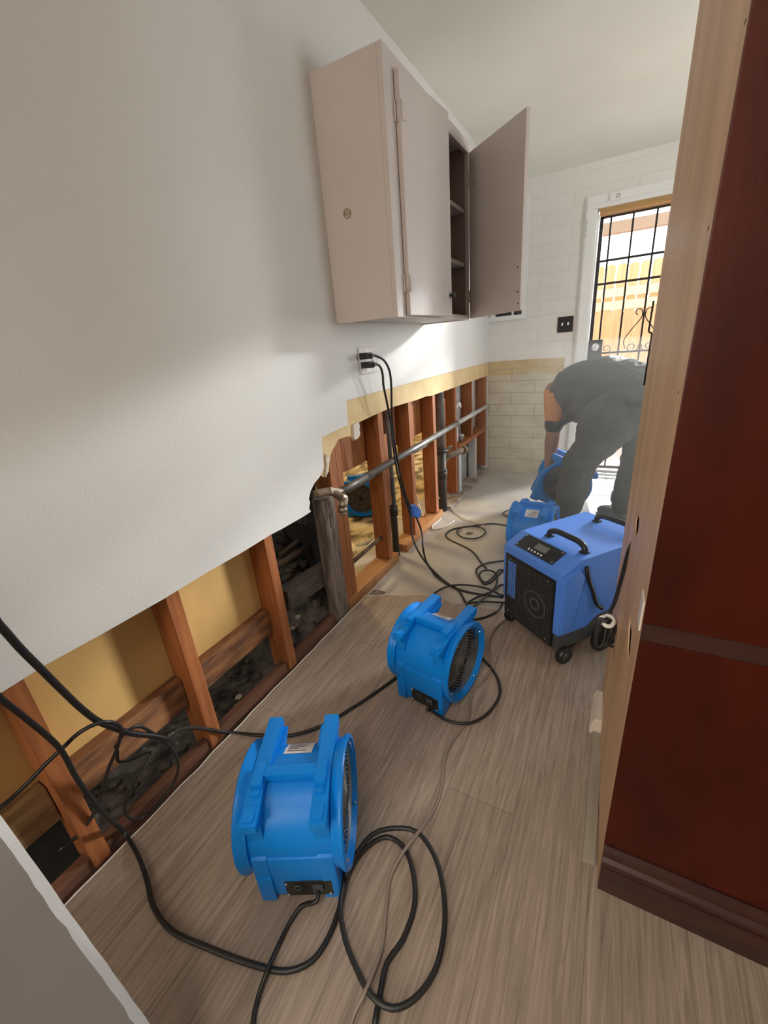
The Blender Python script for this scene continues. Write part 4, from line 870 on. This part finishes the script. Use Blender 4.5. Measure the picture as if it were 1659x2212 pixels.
cp1 = Vector((0.465, 0.487, 0)) + Matrix.Rotation(0.48, 3, 'Z') @ Vector((0.046, -0.131, 0.040))
cord('power_cord', [cp1, cp1 + Vector((0.006, -0.016, -0.006)), fl(650, 1958, 0.016), fl(622, 2000, 0.007), fl(600, 2045, 0.008), fl(580, 2090, 0.018), fl(562, 2140, 0.009), fl(550, 2185, 0.006), fl(544, 2235, 0.006)], 0.005, M['rubber'], 'black cord from the nearest fan control panel to the bottom edge')
cp2 = Vector((0.572, 1.128, 0)) + Matrix.Rotation(-0.17, 3, 'Z') @ Vector((0.046, -0.131, 0.040))
cord('power_cord', [cp2, cp2 + Vector((0.0, -0.02, -0.01)), fl(930, 1534, 0.008)] + [fl(u, v, 0.0105 if v > 1500 else 0.0065) for u, v in ((965, 1556), (1010, 1563), (1048, 1546), (1075, 1512), (1080, 1490), (1072, 1460), (1052, 1432), (1030, 1410))], 0.005, M['rubber'], 'black cord looping from the panel of the second fan around its grille')
cord('power_cord', [wx(368, 1588, 0.06), wx(385, 1577, 0.04), wx(420, 1572, 0.01)] + [fl(u, v, 0.0055) for u, v in ((490, 1582), (560, 1588), (620, 1590), (690, 1570), (760, 1530), (820, 1490), (862, 1460), (900, 1440))], R0, M['rubber'], 'black cord running from the wall tangle to the second fan')
# tangle in front of the opened wall on the left
def cw(cx_, cy_): return cx_ / 2.37, 1150 + cy_ / 2.37
def tang(pts): return [wx(*cw(a_, b2), x_) for a_, b2, x_ in pts]
cord('power_cord', [Vector((0.06, -0.75, 0.95)), Vector((0.18, -0.3, 0.90)), wx(-90, 1270, 0.22)] + tang([(0, 478, .19), (100, 590, .17), (200, 690, .15), (310, 800, .13), (420, 905, .11), (500, 965, .10), (580, 1000, .095), (680, 1030, .09), (780, 1042, .09), (862, 1060, .09)]), 0.0068, M['rubber'], 'thick black cord with a pale end reaching across from the left edge')
cord('power_cord', tang([(-40, 1440, .02), (60, 1360, .02), (150, 1275, .03), (230, 1190, .04), (320, 1105, .06), (400, 1030, .09), (480, 985, .11), (550, 970, .12), (620, 1000, .11), (615, 1050, .09), (590, 1130, .06), (555, 1210, .04), (525, 1310, .02), (490, 1420, .0), (400, 1550, -.03), (300, 1630, -.04)]), 0.0045, M['rubber'], 'thin black cord arching over the leftmost stud in the tangle')
cord('power_cord', tang([(590, 1100, .07), (640, 1025, .09), (700, 992, .095), (770, 1020, .09), (850, 1075, .07), (905, 1150, .045), (912, 1220, .03), (880, 1300, .015), (800, 1400, .005), (720, 1465, .003), (660, 1460, .006), (640, 1400, .012), (690, 1270, .03), (745, 1165, .04), (770, 1120, .045), (690, 1155, .035), (610, 1175, .03), (600, 1120, .05)]), 0.004, M['rubber'], 'thin black cord looping down over the bottom plate in the tangle')
# tangle by the dehumidifier
def zf(u, v): return ZS + 0.005 if fl(u, v).y > 1.66 else 0.005
def fcd(cs, lift=0.0): return [fl(880 + a_ / 6.9125, 1060 + b2 / 6.914, zf(880 + a_ / 6.9125, 1060 + b2 / 6.914) + lift) for a_, b2 in cs]
cord('power_cord', fcd([(1560, 525), (1480, 520), (1400, 505), (1260, 492), (1100, 508), (960, 528), (820, 545), (680, 575), (600, 620), (572, 660), (600, 710), (700, 765), (820, 820), (940, 885), (1020, 960), (1080, 1050), (1180, 1160)]), 0.005, M['rubber'], 'black cord curving across the concrete from the fan behind the dehumidifier')
cord('power_cord', fcd([(820, 548), (760, 580), (740, 625), (790, 680), (880, 712), (990, 718), (1090, 690), (1165, 620), (1130, 565), (1040, 540), (930, 530)], 0.008), 0.005, M['rubber'], 'small ring of black cord lying on the bare concrete')
cord('power_cord', fcd([(1500, 1035), (1400, 1050), (1250, 1070), (1110, 1110), (1030, 1180), (1040, 1250), (1090, 1330), (1150, 1400), (1240, 1370), (1330, 1290), (1390, 1230), (1450, 1180)], 0.004), 0.005, M['rubber'], 'left loop in the cord tangle beside the dehumidifier')
cord('power_cord', fcd([(1460, 1190), (1380, 1180), (1330, 1230), (1260, 1310), (1160, 1370), (1090, 1310), (1080, 1240), (1130, 1195), (1230, 1190), (1310, 1230), (1340, 1320), (1320, 1420), (1260, 1500), (1150, 1600), (1040, 1690), (930, 1770)], 0.014), 0.005, M['rubber'], 'round loop in the cord tangle ending at the second fan')
cord('power_cord', fcd([(280, 1670), (340, 1600), (450, 1500), (600, 1430), (750, 1405), (900, 1410), (1050, 1430), (1200, 1465), (1300, 1510), (1380, 1550), (1440, 1560)], 0.012), 0.005, M['rubber'], 'black cord arching from behind the second fan to the dehumidifier')
cord('power_cord', fcd([(1450, 1670), (1300, 1665), (1150, 1655), (1000, 1670), (905, 1680), (950, 1640), (1060, 1580), (1200, 1530), (1300, 1480), (1390, 1410), (1450, 1405)], 0.008), 0.005, M['rubber'], 'sharp bend of black cord in front of the tangle')
cord('power_cord', fcd([(1420, 1690), (1390, 1750), (1320, 1815), (1220, 1865), (1100, 1905), (980, 1920), (900, 1915)]), 0.005, M['rubber'], 'black cord passing under the front of the dehumidifier to the second fan')
cord('power_cord', fcd([(1520, 285), (1460, 310), (1425, 335), (1460, 370), (1520, 390)], 0.004), 0.0045, M['rubber'], 'short loop of black cord sticking out behind the far fan')
cord('drain_hose', [fl(1096, 1335, 0.0042), fl(1075, 1352, 0.0042), fl(1060, 1375, 0.0042), fl(1055, 1405, 0.0042), fl(1060, 1440, 0.0042), fl(1045, 1470, 0.0042), fl(1025, 1490, 0.0042), fl(1016, 1515, 0.0042), fl(1012, 1550, 0.0042), fl(995, 1578, 0.0042), fl(970, 1612, 0.0042), fl(958, 1650, 0.0042), fl(955, 1690, 0.0042), fl(943, 1738, 0.0042), fl(908, 1792, 0.026), fl(868, 1845, 0.017), fl(845, 1890, 0.0042), fl(834, 1960, 0.0042), fl(826, 2040, 0.0042), fl(808, 2095, 0.016), fl(785, 2150, 0.022), fl(765, 2190, 0.008), fl(752, 2235, 0.0042)], 0.0042, M['taupe'], 'thin taupe hose snaking down the laminate from the dehumidifier')
wt = fcd([(140, 60), (155, 130), (170, 210), (200, 310), (290, 375), (380, 400), (440, 430), (400, 470), (340, 480), (320, 430), (360, 385), (430, 380), (490, 410), (440, 470), (360, 530), (300, 575), (270, 545), (290, 490), (350, 470), (380, 510), (370, 570), (400, 580), (520, 555), (620, 500), (700, 445)])
for i_, x_ in ((0, -0.02), (1, -0.015), (2, -0.005), (3, 0.02)):
    u_, v_ = [(900, 1069), (902, 1079), (905, 1090), (909, 1105)][i_]; wt[i_] = wx(u_, v_, x_)
cord('clear_tube', wt, 0.0045, M['tube'], 'coil of clear white tubing beside the open studs')
cord('clear_tube', [wx(946, 1073, -0.01)] + fcd([(540, 170), (620, 240), (760, 360), (870, 430), (980, 460), (1090, 500), (1180, 540)]), 0.003, M['tube'], 'thin clear tube running from the studs across the concrete')
bm = NB(); tube(bm, fcd([(868, 640), (900, 622), (960, 618), (985, 632), (950, 655), (890, 655)], -0.0035), 0.0015, n=5, closed=True)
fs_ = [bm.verts.new(p) for p in fcd([(868, 640), (900, 622), (960, 618), (985, 632), (950, 655), (890, 655)], -0.0035)]; bm.faces.new(fs_)
single('floor_plug', bm, M['pipe'], 'small round grey plug in the concrete inside the cord ring', 'plug')
pv = fl(806, 1283, 0.0)
bm = NB(); box(bm, (pv.x - 0.03, pv.y - 0.045, -0.004), (pv.x + 0.05, pv.y + 0.05, 0.002)); bm.free()
bm = NB(); box(bm, (0.018, 1.553, ZS), (0.085, 1.625, ZS + 0.012), bev=0.002); single('floor_vent', bm, M['dirtywood'], 'small dark square patch at the broken laminate corner', 'patch')

# ================================================================== THE MAN
def capsules(segs, voxel, name, wr=0.0):
    bm_ = NB()
    for p0, r0, p1, r1 in segs:
        p0, p1 = Vector(p0), Vector(p1); dd = p1 - p0; L_ = max(dd.length, 1e-4); T = dd / L_; U = T.orthogonal().normalized(); V = T.cross(U)
        rings = []; NN = 16
        for k in range(5): th = -PI / 2 + PI / 2 * k / 4; rings.append((p0 + T * r0 * math.sin(th), max(r0 * math.cos(th), 1e-4)))
        for k in range(5): th = PI / 2 * k / 4; rings.append((p1 + T * r1 * math.sin(th), max(r1 * math.cos(th), 1e-4)))
        RR = [[bm_.verts.new(c + (U * math.cos(2 * PI * j / NN) + V * math.sin(2 * PI * j / NN)) * rr) for j in range(NN)] for c, rr in rings]
        for i in range(len(RR) - 1):
            for j in range(NN): bm_.faces.new((RR[i][j], RR[i][(j + 1) % NN], RR[i + 1][(j + 1) % NN], RR[i + 1][j]))
        bm_.faces.new(RR[0][::-1]); bm_.faces.new(RR[-1])
    me_ = bpy.data.meshes.new(name); bm_.to_mesh(me_); bm_.free()
    o_ = bpy.data.objects.new(name, me_); COL.objects.link(o_)
    md = o_.modifiers.new('r', 'REMESH'); md.mode = 'VOXEL'; md.voxel_size = voxel; md.use_smooth_shade = True
    sm = o_.modifiers.new('s', 'SMOOTH'); sm.iterations = 5; sm.factor = 0.5
    dg_ = bpy.context.evaluated_depsgraph_get(); me2 = bpy.data.meshes.new_from_object(o_.evaluated_get(dg_)); me2.name = name
    bpy.data.objects.remove(o_); bpy.data.meshes.remove(me_)
    if wr:
        from mathutils import noise
        nn = [v.normal.copy() for v in me2.vertices]
        for v, n_ in zip(me2.vertices, nn):
            q_ = Vector((v.co.x * 9 + v.co.z * 5, v.co.y * 9, v.co.z * 16 - v.co.x * 6))
            v.co += n_ * (wr * (noise.noise(q_) * 1.0 + (1 - abs(noise.noise(q_ * 1.7))) ** 3 * 0.6 - 0.3))
    for p in me2.polygons: p.use_smooth = True
    o2 = bpy.data.objects.new(name, me2); COL.objects.link(o2); return o2
V3 = Vector
Pel = V3((1.14, 2.86, 0.82)); Mid = V3((0.985, 2.97, 0.885)); Che = V3((0.815, 3.05, 0.835)); Nek = V3((0.78, 3.17, 0.80)); Hed = V3((0.80, 3.28, 0.72))
LS = V3((0.685, 3.02, 0.825)); LE = V3((0.697, 3.00, 0.60)); LW = V3((0.680, 2.985, 0.335)); LH = V3((0.690, 2.985, 0.255))
RS = V3((0.92, 3.17, 0.80)); RE = V3((1.045, 3.12, 0.545)); RW = V3((0.985, 3.10, 0.355)); RH = V3((0.950, 3.10, 0.285))
LHp = V3((1.075, 2.83, 0.76)); LK = V3((0.880, 2.755, 0.43)); LA = V3((0.838, 2.80, 0.075))
RHp = V3((1.195, 2.91, 0.76)); RK = V3((1.195, 2.92, 0.42)); RA = V3((1.155, 2.94, 0.075))
segs = [(Pel, .125, Mid, .13), (Mid, .135, Che, .145), (Che, .13, Nek, .07), (Nek, .058, Hed, .06), (Hed + V3((0, 0, .02)), .085, Hed + V3((0.01, .03, -.06)), .07), (Hed + V3((0.0, .09, -.02)), .012, Hed + V3((0.0, .105, -.045)), .014),
        (Che, .10, LS, .065), (LS, .058, LE, .045), (LE, .046, LW + (LE - LW) * .55, .047), (LW + (LE - LW) * .55, .046, LW, .028), (Che, .10, RS, .065), (RS, .058, RE, .044), (RE, .044, RW, .028),
        (LHp, .09, LK, .06), (LK, .06, LA, .045), (RHp, .09, RK, .06), (RK, .06, RA, .045), (LA, .042, LA + V3((-.09, .08, -.055)), .03), (RA, .042, RA + V3((-.09, .08, -.055)), .03)]
def hand(W, H, palm_n, curl):
    d_ = (H - W).normalized(); n_ = V3(palm_n).normalized(); s_ = d_.cross(n_).normalized(); out = []
    for k in range(4):
        o_ = (k - 1.5) * 0.019; b0 = W + d_ * 0.03 + s_ * o_ * 0.6; b1 = W + d_ * 0.085 + s_ * o_
        out.append((b0, .018, b1, .0125))
        L_ = [0.068, 0.078, 0.074, 0.06][k]; j1 = b1 + (d_ * 0.8 + n_ * 0.45 * curl).normalized() * L_ * 0.5; j2 = j1 + (d_ * 0.25 + n_ * curl).normalized() * L_ * 0.35; j3 = j2 + (n_ * curl - d_ * 0.35).normalized() * L_ * 0.25
        out += [(b1, .0105, j1, .0098), (j1, .0098, j2, .009), (j2, .009, j3, .008)]
    t0 = W + d_ * 0.03 + s_ * 0.022; t1 = t0 + (s_ * 0.8 + d_ * 0.7 + n_ * 0.3).normalized() * 0.035; t2 = t1 + (d_ * 0.8 + n_ * 0.7).normalized() * 0.03
    out += [(t0, .016, t1, .012), (t1, .0115, t2, .0095)]
    return out
segs += hand(LW, LH, (0.75, 0.55, 0), 1.0) + hand(RW, RH, (-0.9, -0.2, 0), 1.0)
man = thing('person', 'man in dark grey shirt bending over to lift a blue fan by the back door', 'person', (0, 0, 0))
bd = capsules(segs, 0.0065, 'body'); bd.data.materials.append(M['skin']); bd.parent = man
sh = capsules([(Pel + V3((.09, -.045, .005)), .135, Pel + V3((-.03, .01, .035)), .14), (Pel + V3((-.03, .01, .04)), .138, Mid, .148), (Mid, .15, Che, .155), (Che, .15, Nek + V3((0, -.03, .0)), .10), (Che, .125, LS + V3((0.02, 0, .0)), .075), (Che, .125, RS, .075), (RS, .072, RS + (RE - RS) * .7, .062),
               (Mid + V3((-.05, .02, -.08)), .11, Che + V3((0.0, 0, -.05)), .115), (V3((1.03, 2.95, 0.80)), .125, V3((0.88, 2.99, 0.755)), .11), (V3((1.06, 2.92, 0.74)), .085, V3((0.90, 2.94, 0.705)), .07), (V3((1.05, 2.89, 0.715)), .085, V3((0.91, 2.90, 0.675)), .07), (V3((0.98, 2.90, 0.735)), .075, V3((0.84, 2.95, 0.70)), .06), (Che + V3((-.01, -.01, -.07)), .09, V3((0.80, 3.0, 0.72)), .07), (V3((0.80, 3.0, 0.72)), .06, V3((0.79, 2.98, 0.675)), .04)], 0.010, 'shirt', 0.013); sh.data.materials.append(M['shirt']); sh.parent = man
sl2 = capsules([(LS + V3((-.002, 0, -.01)), .068, LS + (LE - LS) * .55, .066), (LS + (LE - LS) * .5, .066, LE + V3((0, 0, .03)), .060)], 0.01, 'sleeve'); sl2.data.materials.append(M['sleeve']); sl2.parent = man; sl2['label'] = 'orange left sleeve'
cf = capsules([(LE + V3((-.004, -.006, .022)), .058, LE + V3((-.002, -.004, .006)), .060), (LE + V3((0.03, -.02, .02)), .03, V3((0.80, 2.96, .665)), .024)], 0.008, 'cuff'); cf.data.materials.append(M['cuff']); cf.parent = man; cf['label'] = 'dark elbow cuff'
tr = capsules([(Pel + V3((0.05, -.02, -.075)), .145, Pel + V3((-.03, .02, -.05)), .130), (LHp + V3((-0.02, 0.02, 0.0)), .118, LHp + V3((0.035, 0.02, -0.05)), .125), (LHp + V3((0.035, 0.02, -0.05)), .125, LK + V3((0.01, 0, 0)), .098), (LK + V3((0.01, 0, 0)), .098, LA + V3((0, 0, .03)), .088), (V3((1.0, 2.835, 0.69)), .122, V3((1.08, 2.84, 0.72)), .12), (V3((1.04, 2.89, 0.715)), .115, V3((0.95, 2.83, 0.60)), .11), (RHp + V3((0.02, 0, 0.02)), .125, RK, .088), (RK, .088, RA + V3((0, 0, .03)), .074), (LHp + V3((0.02, 0.02, -.04)), .115, RHp + V3((0, 0, -.03)), .12)], 0.010, 'trousers', 0.012); tr.data.materials.append(M['pants']); tr.parent = man
bl = capsules([(Pel + V3((0.02, -.140, -.045)), .020, Pel + V3((-.07, -.10, -.035)), .020), (Pel + V3((0.02, -.14, -.045)), .020, Pel + V3((.10, -.135, -.05)), .020)], 0.008, 'belt'); bl.data.materials.append(M['cuff']); bl.parent = man
for A_ in (LA, RA):
    s1 = capsules([(A_ + V3((0.02, -.015, -.03)), .046, A_ + V3((-.07, .06, -.042)), .042), (A_ + V3((-.07, .06, -.042)), .042, A_ + V3((-.115, .10, -.055)), .034), (A_ + V3((0, 0, .01)), .05, A_ + V3((0.005, 0, -.03)), .048)], 0.009, 'shoe'); s1.data.materials.append(M['shoe']); s1.parent = man
    s2 = capsules([(A_ + V3((0.025, -.02, -.078)), .044, A_ + V3((-.07, .06, -.078)), .046), (A_ + V3((-.07, .06, -.078)), .046, A_ + V3((-.12, .105, -.078)), .038)], 0.009, 'sole'); s2.data.materials.append(M['sole'])
    for v in s2.data.vertices: v.co.z = ZS + 0.001 + (v.co.z - (A_.z - .125)) * 0.24
    s2.parent = s1
hr = capsules([(Hed + V3((0, -.012, .04)), .088, Hed + V3((0.0, .02, .045)), .085)], 0.01, 'hair'); hr.data.materials.append(M['hair']); hr.parent = man

# dusty air in the sunlit part of the kitchen
hz = bpy.data.materials.new('dusty_air'); hz.use_nodes = True; nt = hz.node_tree; nt.nodes.remove(nt.nodes['Principled BSDF'])
sv = nt.nodes.new('ShaderNodeVolumeScatter'); sv.inputs['Density'].default_value = 0.10; sv.inputs['Anisotropy'].default_value = 0.55; sv.inputs['Color'].default_value = (1, 0.99, 0.96, 1)
nt.links.new(sv.outputs[0], nt.nodes['Material Output'].inputs['Volume'])
bm = NB(); box(bm, (0.62, 1.35, ZS + 0.005), (2.4, D - 0.5, 1.12)); hzo = obj('dust_haze', bm, hz, center=True); tag(hzo, 'hazy dusty air in the sunlight around the bending man', 'haze', kind='stuff')
